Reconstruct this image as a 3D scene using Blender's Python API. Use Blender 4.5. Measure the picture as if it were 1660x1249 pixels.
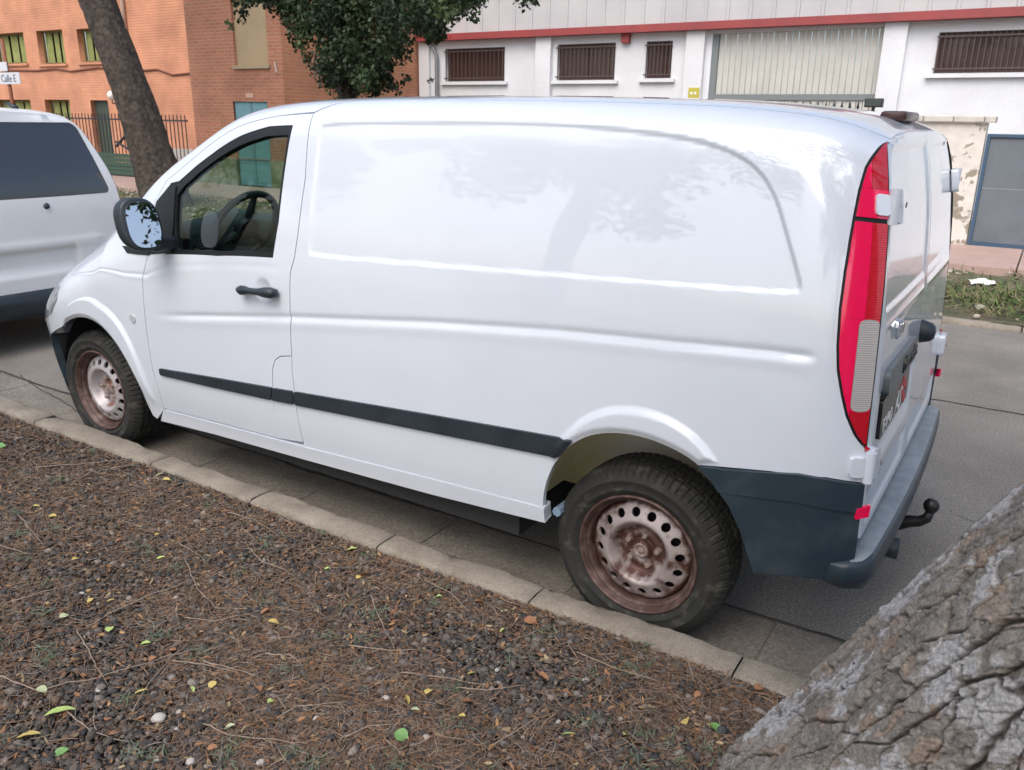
import bpy, bmesh, math, random
import numpy as np
from mathutils import Vector, Matrix, noise
from mathutils.geometry import delaunay_2d_cdt

random.seed(7); rng = np.random.default_rng(7)
scn = bpy.context.scene
for o in list(bpy.data.objects): bpy.data.objects.remove(o)
COL = scn.collection

# ------------------------------------------------------------------ camera
F_PX = 1340.97; YAW, PITCH, ROLL = 0.563186, 0.309586, 0.0181077
CAM = np.array([1.00735, -3.29749, 1.77573])
def cam_axes():
    cy, sy, cp, sp = math.cos(YAW), math.sin(YAW), math.cos(PITCH), math.sin(PITCH)
    fwd = np.array([-sy*cp, cy*cp, -sp]); right = np.array([cy, sy, 0.]); up = np.cross(right, fwd)
    cr, sr = math.cos(ROLL), math.sin(ROLL)
    return cr*right+sr*up, -sr*right+cr*up, fwd
RX, UX, FX = cam_axes()
cd = bpy.data.cameras.new('camera'); cam = bpy.data.objects.new('camera', cd); COL.objects.link(cam)
m = Matrix(((RX[0], UX[0], -FX[0], CAM[0]), (RX[1], UX[1], -FX[1], CAM[1]), (RX[2], UX[2], -FX[2], CAM[2]), (0, 0, 0, 1)))
cam.matrix_world = m
cd.sensor_width = 36; cd.lens = F_PX/1660*36; cd.clip_start = .05; cd.clip_end = 2000
cd.dof.use_dof = True; cd.dof.focus_distance = 3.3; cd.dof.aperture_fstop = 7.0
scn.camera = cam

# ------------------------------------------------------------------ sky, sun, exposure
w = bpy.data.worlds.new('World'); scn.world = w; w.use_nodes = True
nt = w.node_tree; bg = nt.nodes['Background']
sky = nt.nodes.new('ShaderNodeTexSky'); sky.sky_type = 'NISHITA'; sky.sun_disc = False
SUN_EL, SUN_AZ = math.radians(52), math.radians(172)
sky.sun_elevation = SUN_EL; sky.sun_rotation = SUN_AZ; sky.dust_density = 4.0; sky.air_density = 1.0; sky.ozone_density = 1.0
hs = nt.nodes.new('ShaderNodeHueSaturation'); hs.inputs['Saturation'].default_value = .85
nt.links.new(sky.outputs[0], hs.inputs['Color']); nt.links.new(hs.outputs[0], bg.inputs[0]); bg.inputs[1].default_value = .15
sd = bpy.data.lights.new('sun', 'SUN'); sd.energy = 1.1; sd.angle = math.radians(60); sd.color = (.93, .97, 1.)
sun = bpy.data.objects.new('sun', sd); COL.objects.link(sun)
dv = Vector((math.sin(SUN_AZ)*math.cos(SUN_EL), math.cos(SUN_AZ)*math.cos(SUN_EL), math.sin(SUN_EL)))
sun.rotation_euler = dv.to_track_quat('Z', 'Y').to_euler()
scn.view_settings.view_transform = 'Standard'; scn.view_settings.look = 'None'; scn.view_settings.gamma = 1
scn.view_settings.exposure = 0.72
scn.render.engine = 'CYCLES'
scn.cycles.max_bounces = 8; scn.cycles.transparent_max_bounces = 12

# ------------------------------------------------------------------ pixel helpers (a pixel gives only a direction)
def ray(px, py):
    d = FX*F_PX+(px-830)*RX-(py-624.5)*UX
    return d/np.linalg.norm(d)
def at_y(px, py, y): d = ray(px, py); return CAM+d*(y-CAM[1])/d[1]
def at_x(px, py, x): d = ray(px, py); return CAM+d*(x-CAM[0])/d[0]
def at_z(px, py, z=0.): d = ray(px, py); return CAM+d*(z-CAM[2])/d[2]
def project(P):
    d = np.asarray(P)-CAM; z = d@FX
    return np.stack([830+F_PX*(d@RX)/z, 624.5-F_PX*(d@UX)/z], -1)

# ------------------------------------------------------------------ object helpers
def tag(o, label=None, cat=None, group=None, kind=None):
    if label: o['label'] = label
    if cat: o['category'] = cat
    if group: o['group'] = group
    if kind: o['kind'] = kind
    return o
def empty(name, loc=(0, 0, 0), label=None, cat=None, group=None):
    o = bpy.data.objects.new(name, None); COL.objects.link(o); o.location = loc; o.empty_display_size = .1
    return tag(o, label, cat, group)
def link(name, me, parent=None, mat=None, loc=None, rot=None, keep=False):
    o = bpy.data.objects.new(name, me); COL.objects.link(o)
    if mat is not None and not me.materials: me.materials.append(mat)
    if parent is not None:
        o.parent = parent
        if not keep: o.matrix_parent_inverse = world_of(parent).inverted()
    if loc is not None: o.location = loc
    if rot is not None: o.rotation_euler = rot
    return o
def world_of(o):
    m = o.matrix_parent_inverse @ o.matrix_basis if o.parent else o.matrix_basis
    return world_of(o.parent) @ m if o.parent else m
def mesh(name, V, Fc, smooth=False):
    me = bpy.data.meshes.new(name)
    if isinstance(Fc, np.ndarray):
        V = np.asarray(V, dtype=np.float32); n = Fc.shape[1]
        me.vertices.add(len(V)); me.vertices.foreach_set('co', V.ravel())
        me.loops.add(Fc.size); me.loops.foreach_set('vertex_index', Fc.ravel().astype(np.int32))
        me.polygons.add(len(Fc)); me.polygons.foreach_set('loop_start', np.arange(0, Fc.size, n, dtype=np.int32))
        me.update(calc_edges=True); me.validate()
    else:
        me.from_pydata([tuple(v) for v in V], [], Fc); me.update()
    if smooth: me.polygons.foreach_set('use_smooth', np.ones(len(me.polygons), dtype=bool))
    return me
def add(name, V, Fc, mat, parent=None, smooth=False):
    return link(name, mesh(name, V, Fc, smooth), parent, mat)
def vcol(me, cols, name='col'):
    a = me.color_attributes.new(name, 'FLOAT_COLOR', 'POINT')
    c = np.ones((len(me.vertices), 4), dtype=np.float32); c[:, :3] = cols; a.data.foreach_set('color', c.ravel())
class MB:
    """collects boxes, tubes and lathes, then builds ONE mesh object"""
    def __init__(s): s.V = []; s.F = []
    def box(s, lo, hi, bev=0):
        b = len(s.V); (x0, y0, z0), (x1, y1, z1) = lo, hi
        if bev <= 0:
            s.V += [(x0,y0,z0),(x1,y0,z0),(x1,y1,z0),(x0,y1,z0),(x0,y0,z1),(x1,y0,z1),(x1,y1,z1),(x0,y1,z1)]
            s.F += [tuple(b+i for i in f) for f in ((3,2,1,0),(4,5,6,7),(0,1,5,4),(1,2,6,5),(2,3,7,6),(3,0,4,7))]
        else:
            bm = bmesh.new(); bmesh.ops.create_cube(bm, size=1)
            for v in bm.verts: v.co = Vector(((x0+x1)/2+v.co.x*(x1-x0), (y0+y1)/2+v.co.y*(y1-y0), (z0+z1)/2+v.co.z*(z1-z0)))
            bmesh.ops.bevel(bm, geom=bm.edges[:], offset=bev, segments=2, affect='EDGES', profile=.5)
            s.bm(bm)
        return s
    def bm(s, bm):
        b = len(s.V); bm.verts.index_update()
        s.V += [tuple(v.co) for v in bm.verts]; s.F += [tuple(b+v.index for v in f.verts) for f in bm.faces]; bm.free(); return s
    def tube(s, pts, r, n=8, cap=True):
        pts = [Vector(p) for p in pts]; rs = r if hasattr(r, '__len__') else [r]*len(pts)
        b = len(s.V); prev = None
        for i, p in enumerate(pts):
            t = (pts[min(i+1, len(pts)-1)]-pts[max(i-1, 0)]).normalized()
            a = t.orthogonal().normalized() if prev is None else (prev-t*prev.dot(t)).normalized()
            prev = a; c = t.cross(a)
            for k in range(n):
                an = 2*math.pi*k/n; s.V.append(tuple(p+(a*math.cos(an)+c*math.sin(an))*rs[i]))
        for i in range(len(pts)-1):
            for k in range(n): s.F.append((b+i*n+k, b+i*n+(k+1) % n, b+(i+1)*n+(k+1) % n, b+(i+1)*n+k))
        if cap: s.F.append(tuple(b+k for k in range(n-1, -1, -1))); s.F.append(tuple(b+(len(pts)-1)*n+k for k in range(n)))
        return s
    def lathe(s, prof, n=48, c=(0, 0, 0), axis='y'):
        """prof: (r, d); d runs along +axis"""
        b = len(s.V)
        for r, d in prof:
            for k in range(n):
                a = 2*math.pi*k/n; u, v = r*math.cos(a), r*math.sin(a)
                p = (u, d, v) if axis == 'y' else ((d, u, v) if axis == 'x' else (u, v, d))
                s.V.append((p[0]+c[0], p[1]+c[1], p[2]+c[2]))
        for i in range(len(prof)-1):
            for k in range(n): s.F.append((b+i*n+k, b+i*n+(k+1) % n, b+(i+1)*n+(k+1) % n, b+(i+1)*n+k))
        return s
    def prism(s, poly, f0, f1):
        """polygon (list of 2D) mapped by f0 (front) and f1 (back)"""
        b = len(s.V); n = len(poly); s.V += [tuple(f0(*p)) for p in poly]+[tuple(f1(*p)) for p in poly]
        s.F += [tuple(range(b, b+n)), tuple(range(b+2*n-1, b+n-1, -1))]+[(b+i, b+n+i, b+n+(i+1) % n, b+(i+1) % n) for i in range(n)]
        return s
    def build(s, name, mat, parent=None, smooth=False, bevel=0, seg=2):
        me = mesh(name, s.V, s.F, smooth); o = link(name, me, parent, mat)
        if bevel:
            md = o.modifiers.new('bevel', 'BEVEL'); md.width = bevel; md.segments = seg; md.limit_method = 'ANGLE'; md.angle_limit = .6; md.harden_normals = False
        return o
def smooth_by_angle(o, ang=40):
    me = o.data; me.polygons.foreach_set('use_smooth', np.ones(len(me.polygons), dtype=bool))
    bm = bmesh.new(); bm.from_mesh(me)
    for e in bm.edges:
        if len(e.link_faces) == 2 and e.calc_face_angle(0) > math.radians(ang): e.smooth = False
    bm.to_mesh(me); bm.free(); return o

# ------------------------------------------------------------------ materials
def M(name, col, rough=.6, col2=None, scale=6., contrast=(.35, .65), bump=0., bscale=60., metal=0., coat=0., spec=.5, attr=None, fine=0., detail=6., vec=None, crough=.03):
    mt = bpy.data.materials.new(name); mt.use_nodes = True; t = mt.node_tree; N, L = t.nodes, t.links
    b = N['Principled BSDF']; b.inputs['Roughness'].default_value = rough; b.inputs['Metallic'].default_value = metal
    b.inputs['Coat Weight'].default_value = coat; b.inputs['Coat Roughness'].default_value = crough; b.inputs['Specular IOR Level'].default_value = spec
    tc = N.new('ShaderNodeTexCoord'); out = None
    if attr:
        at = N.new('ShaderNodeAttribute'); at.attribute_name = attr; out = at.outputs['Color']
    if col2 is not None:
        nz = N.new('ShaderNodeTexNoise'); nz.inputs['Scale'].default_value = scale; nz.inputs['Detail'].default_value = detail; nz.inputs['Roughness'].default_value = .62
        L.new(tc.outputs['Object'], nz.inputs['Vector'])
        mr = N.new('ShaderNodeMapRange'); mr.inputs[1].default_value, mr.inputs[2].default_value = contrast; mr.clamp = True
        L.new(nz.outputs['Fac'], mr.inputs[0])
        mx = N.new('ShaderNodeMix'); mx.data_type = 'RGBA'; L.new(mr.outputs[0], mx.inputs['Factor'])
        mx.inputs['A'].default_value = (*col, 1); mx.inputs['B'].default_value = (*col2, 1)
        if out: L.new(out, mx.inputs['A'])
        out = mx.outputs['Result']
    if out is None: b.inputs['Base Color'].default_value = (*col, 1)
    else:
        if fine:
            n2 = N.new('ShaderNodeTexNoise'); n2.inputs['Scale'].default_value = bscale; n2.inputs['Detail'].default_value = 4
            L.new(tc.outputs['Object'], n2.inputs['Vector'])
            m2 = N.new('ShaderNodeMapRange'); m2.inputs[1].default_value = .3; m2.inputs[2].default_value = .7; m2.inputs[3].default_value = 1-fine; m2.inputs[4].default_value = 1+fine
            L.new(n2.outputs['Fac'], m2.inputs[0])
            mm = N.new('ShaderNodeMix'); mm.data_type = 'RGBA'; mm.blend_type = 'MULTIPLY'; mm.inputs['Factor'].default_value = 1
            L.new(out, mm.inputs['A']); L.new(m2.outputs[0], mm.inputs['B']); out = mm.outputs['Result']
        L.new(out, b.inputs['Base Color'])
    if bump:
        n3 = N.new('ShaderNodeTexNoise'); n3.inputs['Scale'].default_value = bscale; n3.inputs['Detail'].default_value = 5
        L.new(tc.outputs['Object'], n3.inputs['Vector'])
        bp = N.new('ShaderNodeBump'); bp.inputs['Strength'].default_value = 1; bp.inputs['Distance'].default_value = bump
        L.new(n3.outputs['Fac'], bp.inputs['Height']); L.new(bp.outputs[0], b.inputs['Normal'])
    return mt
def brick_mat(name, c1, c2, mortar, axis='x', bw=.25, bh=.075, ms=.012, stain=None):
    mt = M(name, c1, .85); t = mt.node_tree; N, L = t.nodes, t.links; b = N['Principled BSDF']
    tc = N.new('ShaderNodeTexCoord'); sp = N.new('ShaderNodeSeparateXYZ'); cb = N.new('ShaderNodeCombineXYZ')
    L.new(tc.outputs['Object'], sp.inputs[0]); L.new(sp.outputs[0 if axis == 'x' else 1], cb.inputs[0]); L.new(sp.outputs[2], cb.inputs[1])
    br = N.new('ShaderNodeTexBrick'); L.new(cb.outputs[0], br.inputs['Vector']); br.inputs['Scale'].default_value = 1
    br.inputs['Brick Width'].default_value = bw; br.inputs['Row Height'].default_value = bh; br.inputs['Mortar Size'].default_value = ms
    for k, c in (('Color1', c1), ('Color2', c2), ('Mortar', mortar)): br.inputs[k].default_value = (*c, 1)
    nz = N.new('ShaderNodeTexNoise'); nz.inputs['Scale'].default_value = 1.3; nz.inputs['Detail'].default_value = 8; L.new(tc.outputs['Object'], nz.inputs['Vector'])
    mr = N.new('ShaderNodeMapRange'); mr.inputs[1].default_value = .3; mr.inputs[2].default_value = .7; mr.inputs[3].default_value = .78; mr.inputs[4].default_value = 1.12
    L.new(nz.outputs['Fac'], mr.inputs[0])
    mm = N.new('ShaderNodeMix'); mm.data_type = 'RGBA'; mm.blend_type = 'MULTIPLY'; mm.inputs['Factor'].default_value = 1
    L.new(br.outputs['Color'], mm.inputs['A']); L.new(mr.outputs[0], mm.inputs['B']); L.new(mm.outputs['Result'], b.inputs['Base Color'])
    bp = N.new('ShaderNodeBump'); bp.inputs['Distance'].default_value = .012; bp.invert = True
    L.new(br.outputs['Fac'], bp.inputs['Height']); L.new(bp.outputs[0], b.inputs['Normal'])
    return mt
def glass_mat(name, tint, refl=.9, ior=1.45):
    mt = bpy.data.materials.new(name); mt.use_nodes = True; t = mt.node_tree; N, L = t.nodes, t.links
    N.remove(N['Principled BSDF']); out = N['Material Output']
    tr = N.new('ShaderNodeBsdfTransparent'); tr.inputs[0].default_value = (*tint, 1)
    gl = N.new('ShaderNodeBsdfGlossy'); gl.inputs['Roughness'].default_value = .01; gl.inputs[0].default_value = (refl, refl, refl, 1)
    lw = N.new('ShaderNodeLayerWeight'); lw.inputs[0].default_value = .5; pw = N.new('ShaderNodeMath'); pw.operation = 'POWER'; pw.inputs[1].default_value = 4.5
    L.new(lw.outputs['Facing'], pw.inputs[0]); fr = N.new('ShaderNodeMapRange'); fr.inputs[3].default_value = .05; fr.inputs[4].default_value = .95; L.new(pw.outputs[0], fr.inputs[0])
    mx = N.new('ShaderNodeMixShader')
    L.new(fr.outputs[0], mx.inputs[0]); L.new(tr.outputs[0], mx.inputs[1]); L.new(gl.outputs[0], mx.inputs[2]); L.new(mx.outputs[0], out.inputs[0])
    return mt

white = M('white_paint', (.70, .745, .82), .35, col2=(.665, .71, .785), scale=2.2, coat=1., spec=.5, contrast=(.45, .8), crough=.02)
def paint_wave(mt):   # slow waviness of thin pressed sheet metal
    t = mt.node_tree; N, L = t.nodes, t.links; tc = N.new('ShaderNodeTexCoord')
    nz = N.new('ShaderNodeTexNoise'); nz.inputs['Scale'].default_value = 3.2; nz.inputs['Detail'].default_value = 1.; L.new(tc.outputs['Object'], nz.inputs['Vector'])
    bp = N.new('ShaderNodeBump'); bp.inputs['Distance'].default_value = .0035; L.new(nz.outputs['Fac'], bp.inputs['Height'])
    L.new(bp.outputs[0], N['Principled BSDF'].inputs['Normal']); L.new(bp.outputs[0], N['Principled BSDF'].inputs['Coat Normal'])
paint_wave(white); white.node_tree.nodes['Principled BSDF'].inputs['Coat IOR'].default_value = 1.75
white2 = M('old_white_paint', (.78, .79, .79), .4, col2=(.73, .74, .74), scale=3, coat=.6, contrast=(.4, .7))
blackp = M('black_plastic', (.018, .026, .034), .42, col2=(.030, .040, .050), scale=9, bump=.0006, bscale=300)
bumperp = M('bumper_plastic', (.022, .036, .050), .40, col2=(.055, .075, .092), scale=7, contrast=(.5, .85), bump=.0005, bscale=200)
ledgep = M('worn_ledge_plastic', (.16, .19, .22), .45, col2=(.24, .27, .30), scale=14, bump=.0004, bscale=200)
gapm = M('dark_gap', (.01, .01, .012), .8)
rubber = M('window_rubber', (.008, .010, .012), .45)
tyrem = M('tyre_rubber', (.020, .020, .018), .8, col2=(.105, .100, .075), scale=18, contrast=(.54, .80), bump=.0015, bscale=90)
rustm = M('rusty_rim', (.40, .345, .33), .5, col2=(.095, .042, .032), scale=15, contrast=(.44, .62), bump=.0012, bscale=120, metal=.35)
rustm2 = M('silver_rim', (.45, .41, .42), .45, col2=(.20, .10, .075), scale=13, contrast=(.58, .70), bump=.0008, bscale=120, metal=.35)
def radial_rust(mt):
    t = mt.node_tree; N, L = t.nodes, t.links; mr = [n for n in N if n.type == 'MAP_RANGE'][0]; nz = [n for n in N if n.type == 'TEX_NOISE'][0]
    tc = N.new('ShaderNodeTexCoord'); sp = N.new('ShaderNodeSeparateXYZ'); L.new(tc.outputs['Object'], sp.inputs[0]); cb = N.new('ShaderNodeCombineXYZ'); L.new(sp.outputs[0], cb.inputs[0]); L.new(sp.outputs[2], cb.inputs[1])
    ln = N.new('ShaderNodeVectorMath'); ln.operation = 'LENGTH'; L.new(cb.outputs[0], ln.inputs[0])
    fc = N.new('ShaderNodeFloatCurve'); cv = fc.mapping.curves[0]; L.new(ln.outputs['Value'], fc.inputs['Value'])
    cv.points[0].location = (0, .62); cv.points[1].location = (1, .6)
    for x_, y_ in ((.075, .62), (.098, .52), (.115, .44), (.150, .45), (.172, .50), (.19, .62)): cv.points.new(x_, y_)
    fc.mapping.update(); ad = N.new('ShaderNodeMath'); ad.operation = 'ADD'; L.new(nz.outputs['Fac'], ad.inputs[0]); L.new(fc.outputs[0], ad.inputs[1])
    sb = N.new('ShaderNodeMath'); sb.operation = 'SUBTRACT'; sb.inputs[1].default_value = .5; L.new(ad.outputs[0], sb.inputs[0]); L.new(sb.outputs[0], mr.inputs[0]); return mt
radial_rust(rustm); radial_rust(rustm2)
rustf = M('rusty_flange', (.075, .040, .032), .55, col2=(.20, .13, .115), scale=16, contrast=(.45, .7), bump=.0015, bscale=120, metal=.2)
rustd = M('rusty_hub', (.20, .13, .11), .65, col2=(.34, .28, .25), scale=30, contrast=(.4, .65), bump=.002, bscale=150, metal=.2)
redl = M('red_lens', (.88, .006, .085), .10, coat=1.)
redd = M('deep_red_lens', (.50, .004, .016), .12, coat=1.)
def ribbed(name, col, colb, sc, coat=1., rough=.15):
    mt = M(name, col, rough, coat=coat); t = mt.node_tree; N, L = t.nodes, t.links; b = N['Principled BSDF']
    tc = N.new('ShaderNodeTexCoord'); sp = N.new('ShaderNodeSeparateXYZ'); L.new(tc.outputs['Object'], sp.inputs[0])
    mu = N.new('ShaderNodeMath'); mu.operation = 'MULTIPLY'; mu.inputs[1].default_value = sc; L.new(sp.outputs[2], mu.inputs[0])
    si = N.new('ShaderNodeMath'); si.operation = 'SINE'; L.new(mu.outputs[0], si.inputs[0])
    mr = N.new('ShaderNodeMapRange'); mr.inputs[1].default_value = -.6; mr.inputs[2].default_value = .6; L.new(si.outputs[0], mr.inputs[0])
    mx = N.new('ShaderNodeMix'); mx.data_type = 'RGBA'; L.new(mr.outputs[0], mx.inputs['Factor']); mx.inputs['A'].default_value = (*col, 1); mx.inputs['B'].default_value = (*colb, 1)
    L.new(mx.outputs['Result'], b.inputs['Base Color'])
    bp = N.new('ShaderNodeBump'); bp.inputs['Distance'].default_value = .0004; L.new(si.outputs[0], bp.inputs['Height']); L.new(bp.outputs[0], b.inputs['Normal'])
    return mt
redrib = ribbed('ribbed_red_lens', (.62, .004, .020), (.54, .004, .016), 980)
clearrib = ribbed('ribbed_clear_lens', (.50, .475, .465), (.40, .375, .37), 980)
chrome = M('chrome', (.75, .76, .78), .12, metal=1.)
mirrorm = M('mirror_glass', (.60, .64, .69), .01, metal=1.)
glass = glass_mat('tinted_door_glass', (.70, .80, .72))
clearg = M('headlamp_glass', (.25, .28, .30), .05, coat=1.)
tint = M('dark_tinted_glass', (.018, .022, .032), .06, coat=1., spec=.7)
dashm = M('dashboard_plastic', (.035, .060, .060), .4, col2=(.055, .085, .083), scale=20)
darkm = M('cabin_dark', (.018, .022, .022), .7)
linerm = M('dusty_wheel_arch', (.74, .71, .62), .8, col2=(.74, .66, .38), scale=3.5, contrast=(.4, .6), bump=.002, bscale=60)
linerd = M('black_wheel_arch', (.015, .015, .016), .85)
underm = M('underbody', (.02, .02, .021), .85)
platem = M('black_plate', (.006, .006, .007), .25)
platew = M('plate_white', (.75, .75, .74), .4)
plater = M('plate_red', (.55, .02, .04), .4)
greyp = M('grey_plastic', (.085, .105, .115), .38, col2=(.11, .13, .14), scale=8)
clothm = M('patterned_cloth', (.55, .53, .48), .85, col2=(.45, .43, .39), scale=8)

# ------------------------------------------------------------------ 2D patches
def densify(poly, h, closed=True):
    poly = np.asarray(poly, float); out = []
    n = len(poly)
    for i in range(n if closed else n-1):
        a, b = poly[i], poly[(i+1) % n]; k = max(1, int(math.ceil(np.linalg.norm(b-a)/h)))
        for j in range(k): out.append(a+(b-a)*j/k)
    if not closed: out.append(poly[-1])
    return np.array(out)
def inside(P, poly):
    x, y = P[:, 0], P[:, 1]; r = np.zeros(len(P), bool); n = len(poly)
    for i in range(n):
        x0, y0 = poly[i]; x1, y1 = poly[(i+1) % n]
        if y0 == y1: continue
        c = ((y0 > y) != (y1 > y)) & (x < (x1-x0)*(y-y0)/(y1-y0)+x0); r ^= c
    return r
def segdist(P, poly, closed=True):
    d = np.full(len(P), 1e9); n = len(poly)
    for i in range(n if closed else n-1):
        a = poly[i]; b = poly[(i+1) % n]; ab = b-a; L = ab@ab
        if L < 1e-14: continue
        t = np.clip(((P-a)@ab)/L, 0, 1); q = P-a-t[:, None]*ab
        d = np.minimum(d, (q*q).sum(1))
    return np.sqrt(d)
def sdf(P, poly):
    lo = poly.min(0)-.2; hi = poly.max(0)+.2; r = np.full(len(P), .3)
    k = ((P > lo) & (P < hi)).all(1)
    if k.any():
        d = segdist(P[k], poly); r[k] = np.where(inside(P[k], poly), -d, d)
    return r
def sst(x, a, b): t = np.clip((x-a)/(b-a), 0, 1); return t*t*(3-2*t)
def round_poly(poly, r, seg=4):
    poly = [np.array(p, float) for p in poly]; out = []; n = len(poly)
    for i in range(n):
        a, b, c = poly[i-1], poly[i], poly[(i+1) % n]
        d1 = a-b; d2 = c-b; l1 = np.linalg.norm(d1); l2 = np.linalg.norm(d2); k = min(r, l1*.45, l2*.45)
        p = b+d1/l1*k; q = b+d2/l2*k
        for j in range(seg+1):
            t = j/seg; out.append((1-t)**2*p+2*t*(1-t)*b+t*t*q)
    return np.array(out)
def patch_mesh(name, poly, func, h=.012, holes=(), depth=.015, mirror=False, orient=1, hy=None):
    poly = densify(poly, h); hs_ = [densify(q, h) for q in holes]
    lo, hi = poly.min(0), poly.max(0)
    gx = np.arange(lo[0]+h*.5, hi[0], h); gy = np.arange(lo[1]+h*.5, hi[1], hy or h)
    G = np.stack(np.meshgrid(gx, gy), -1).reshape(-1, 2)
    G = G[inside(G, poly)]; G = G[segdist(G, poly) > h*.45]
    for q in hs_: G = G[~inside(G, q)]; G = G[segdist(G, q) > h*.45]
    pts = [poly]+hs_+[G]; edges = []; base = 0
    for q in [poly]+hs_:
        n = len(q); edges += [(base+i, base+(i+1) % n) for i in range(n)]; base += n
    A = np.concatenate(pts)
    vs, es, fs, *_ = delaunay_2d_cdt([Vector(p) for p in A], edges, [], 0, 1e-7)
    UV = np.array([(v.x, v.y) for v in vs]); T = np.array([tuple(f) for f in fs if len(f) == 3])
    c = UV[T].mean(1); k = inside(c, poly)
    for q in hs_: k &= ~inside(c, q)
    T = T[k]
    # consistent orientation in uv
    a, b, d = UV[T[:, 0]], UV[T[:, 1]], UV[T[:, 2]]
    ar = (b[:, 0]-a[:, 0])*(d[:, 1]-a[:, 1])-(b[:, 1]-a[:, 1])*(d[:, 0]-a[:, 0])
    T = T[abs(ar) > 1e-12]; ar = ar[abs(ar) > 1e-12]; T[ar < 0] = T[ar < 0][:, ::-1]
    if orient < 0: T = T[:, ::-1]
    P = func(UV); e = 1.5e-3
    dn = np.cross(func(UV+[e, 0])-func(UV-[e, 0]), func(UV+[0, e])-func(UV-[0, e])); dn /= np.linalg.norm(dn, axis=1)[:, None]+1e-12
    Nn = dn*orient
    E_ = np.concatenate([T[:, [0, 1]], T[:, [1, 2]], T[:, [2, 0]]]); key = np.sort(E_, 1)
    code = key[:, 0].astype(np.int64)*len(UV)+key[:, 1]; u, idx, cnt = np.unique(code, return_index=True, return_counts=True)
    Bd = E_[idx[cnt == 1]]
    nv = len(P); used = np.unique(Bd); mp = np.full(nv, -1); mp[used] = np.arange(len(used))
    W0 = P[used]; W1 = P[used]-Nn[used]*depth
    V = np.concatenate([P, W0, W1]); o0, o1 = nv, nv+len(used)
    a, b = mp[Bd[:, 0]], mp[Bd[:, 1]]
    q1 = np.stack([o0+b, o0+a, o1+a], 1); q2 = np.stack([o0+b, o1+a, o1+b], 1)
    Fc = np.concatenate([T, q1, q2]) if depth > 0 else T
    LN = np.zeros((len(Fc), 3, 3)); LN[:len(T)] = Nn[T]
    if mirror:
        V = V*[1, -1, 1]; Fc = Fc[:, ::-1]; LN = LN[:, ::-1]*[1, -1, 1]
    me = mesh(name, V, Fc.copy(), True)
    if len(me.polygons) == len(Fc): me.normals_split_custom_set([tuple(n) for n in LN.reshape(-1, 3)])
    return me

# ------------------------------------------------------------------ ground, road, kerb (the setting)
asph = M('road_asphalt', (.165, .150, .130), .9, col2=(.235, .216, .190), scale=.9, contrast=(.38, .62), bump=.007, bscale=95, fine=.42)
gutterm = M('gutter_concrete', (.170, .150, .125), .9, col2=(.235, .210, .178), scale=3.0, bump=.004, bscale=100, fine=.34)
kerbm = M('kerb_concrete', (.195, .165, .130), .9, col2=(.30, .262, .212), scale=6, bump=.003, bscale=110, fine=.18)
soilm = M('gravel_soil', (.046, .032, .024), .95, col2=(.080, .052, .036), scale=9, bump=.012, bscale=70, fine=.3)
dirtm = M('verge_dirt', (.13, .105, .065), .95, col2=(.065, .080, .035), scale=2.4, contrast=(.42, .62), bump=.03, bscale=18, fine=.3)
pavem = M('pink_paving', (.36, .245, .205), .85, col2=(.41, .29, .25), scale=3, bump=.002, bscale=60, fine=.1)
crackm = M('road_joint', (.075, .066, .056), .95, col2=(.03, .026, .022), scale=9)
def sheet(name, x0, x1, y0, y1, z, mat, kind='structure'):
    o = add(name, [(x0,y0,z),(x1,y0,z),(x1,y1,z),(x0,y1,z)], [(0,1,2,3)], mat); o['kind'] = kind; return o
sheet('road', -400, 400, -300, 400, 0, asph)
gut = empty('gutter'); gut['kind'] = 'structure'
KX = [at_z(x, y, .12)[0] for x, y in ((280, 738), (440, 795), (650, 862), (885, 950), (1205, 1065))]
KX = [KX[0]-1.05*k for k in range(9, 0, -1)]+KX+[KX[-1]+1.0*k for k in (1, 2, 3, 4)]
KY0, KY1, KZ = -1.052, -.925, .125
for i in range(len(KX)-1):
    x0, x1 = KX[i]+.004, KX[i+1]-.004
    V = [(x0, KY1+.006, .004), (x1, KY1+.006, .004), (x1, -.50+random.uniform(-.012, .012), .006), (x0, -.50+random.uniform(-.012, .012), .006)]
    add('gutter_slab', V, [(0, 1, 2, 3)], gutterm, gut)
# dark joint between gutter and road, broken and wandering
def crack(pts, wd, z, name='road_crack'):
    V = []; Fc = []; P = densify(np.array(pts, float), .05, False)
    for i, p in enumerate(P):
        j = noise.noise(Vector((p[0]*3, p[1]*3, 7.1)))*.022+noise.noise(Vector((p[0]*14, p[1]*14, 2.)))*.009
        hw = wd*(.55+.8*abs(noise.noise(Vector((p[0]*6, p[1]*6, 3.3)))))
        t = P[min(i+1, len(P)-1)]-P[max(i-1, 0)]; t /= np.linalg.norm(t); n = np.array([-t[1], t[0]])
        a = p+n*(j+hw); b = p+n*(j-hw); V += [(a[0], a[1], z), (b[0], b[1], z)]
    Fc = [(2*i, 2*i+1, 2*i+3, 2*i+2) for i in range(len(P)-1)]
    o = add(name, V, Fc, crackm); o['kind'] = 'structure'; return o
crack([(-12, -.485), (4, -.485)], .010, .010)
crack([(-9, 2.80), (1, 2.81), (6, 2.83)], .010, .0045)
crack([(-5.2, .35), (-4.3, -.42)], .006, .0046); crack([(-4.9, -.45), (-3.6, -.7)], .005, .0095)
crack([(.9, .9), (1.7, .55), (3, .7)], .004, .0046)
kerb = empty('kerb'); kerb['kind'] = 'structure'
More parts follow.
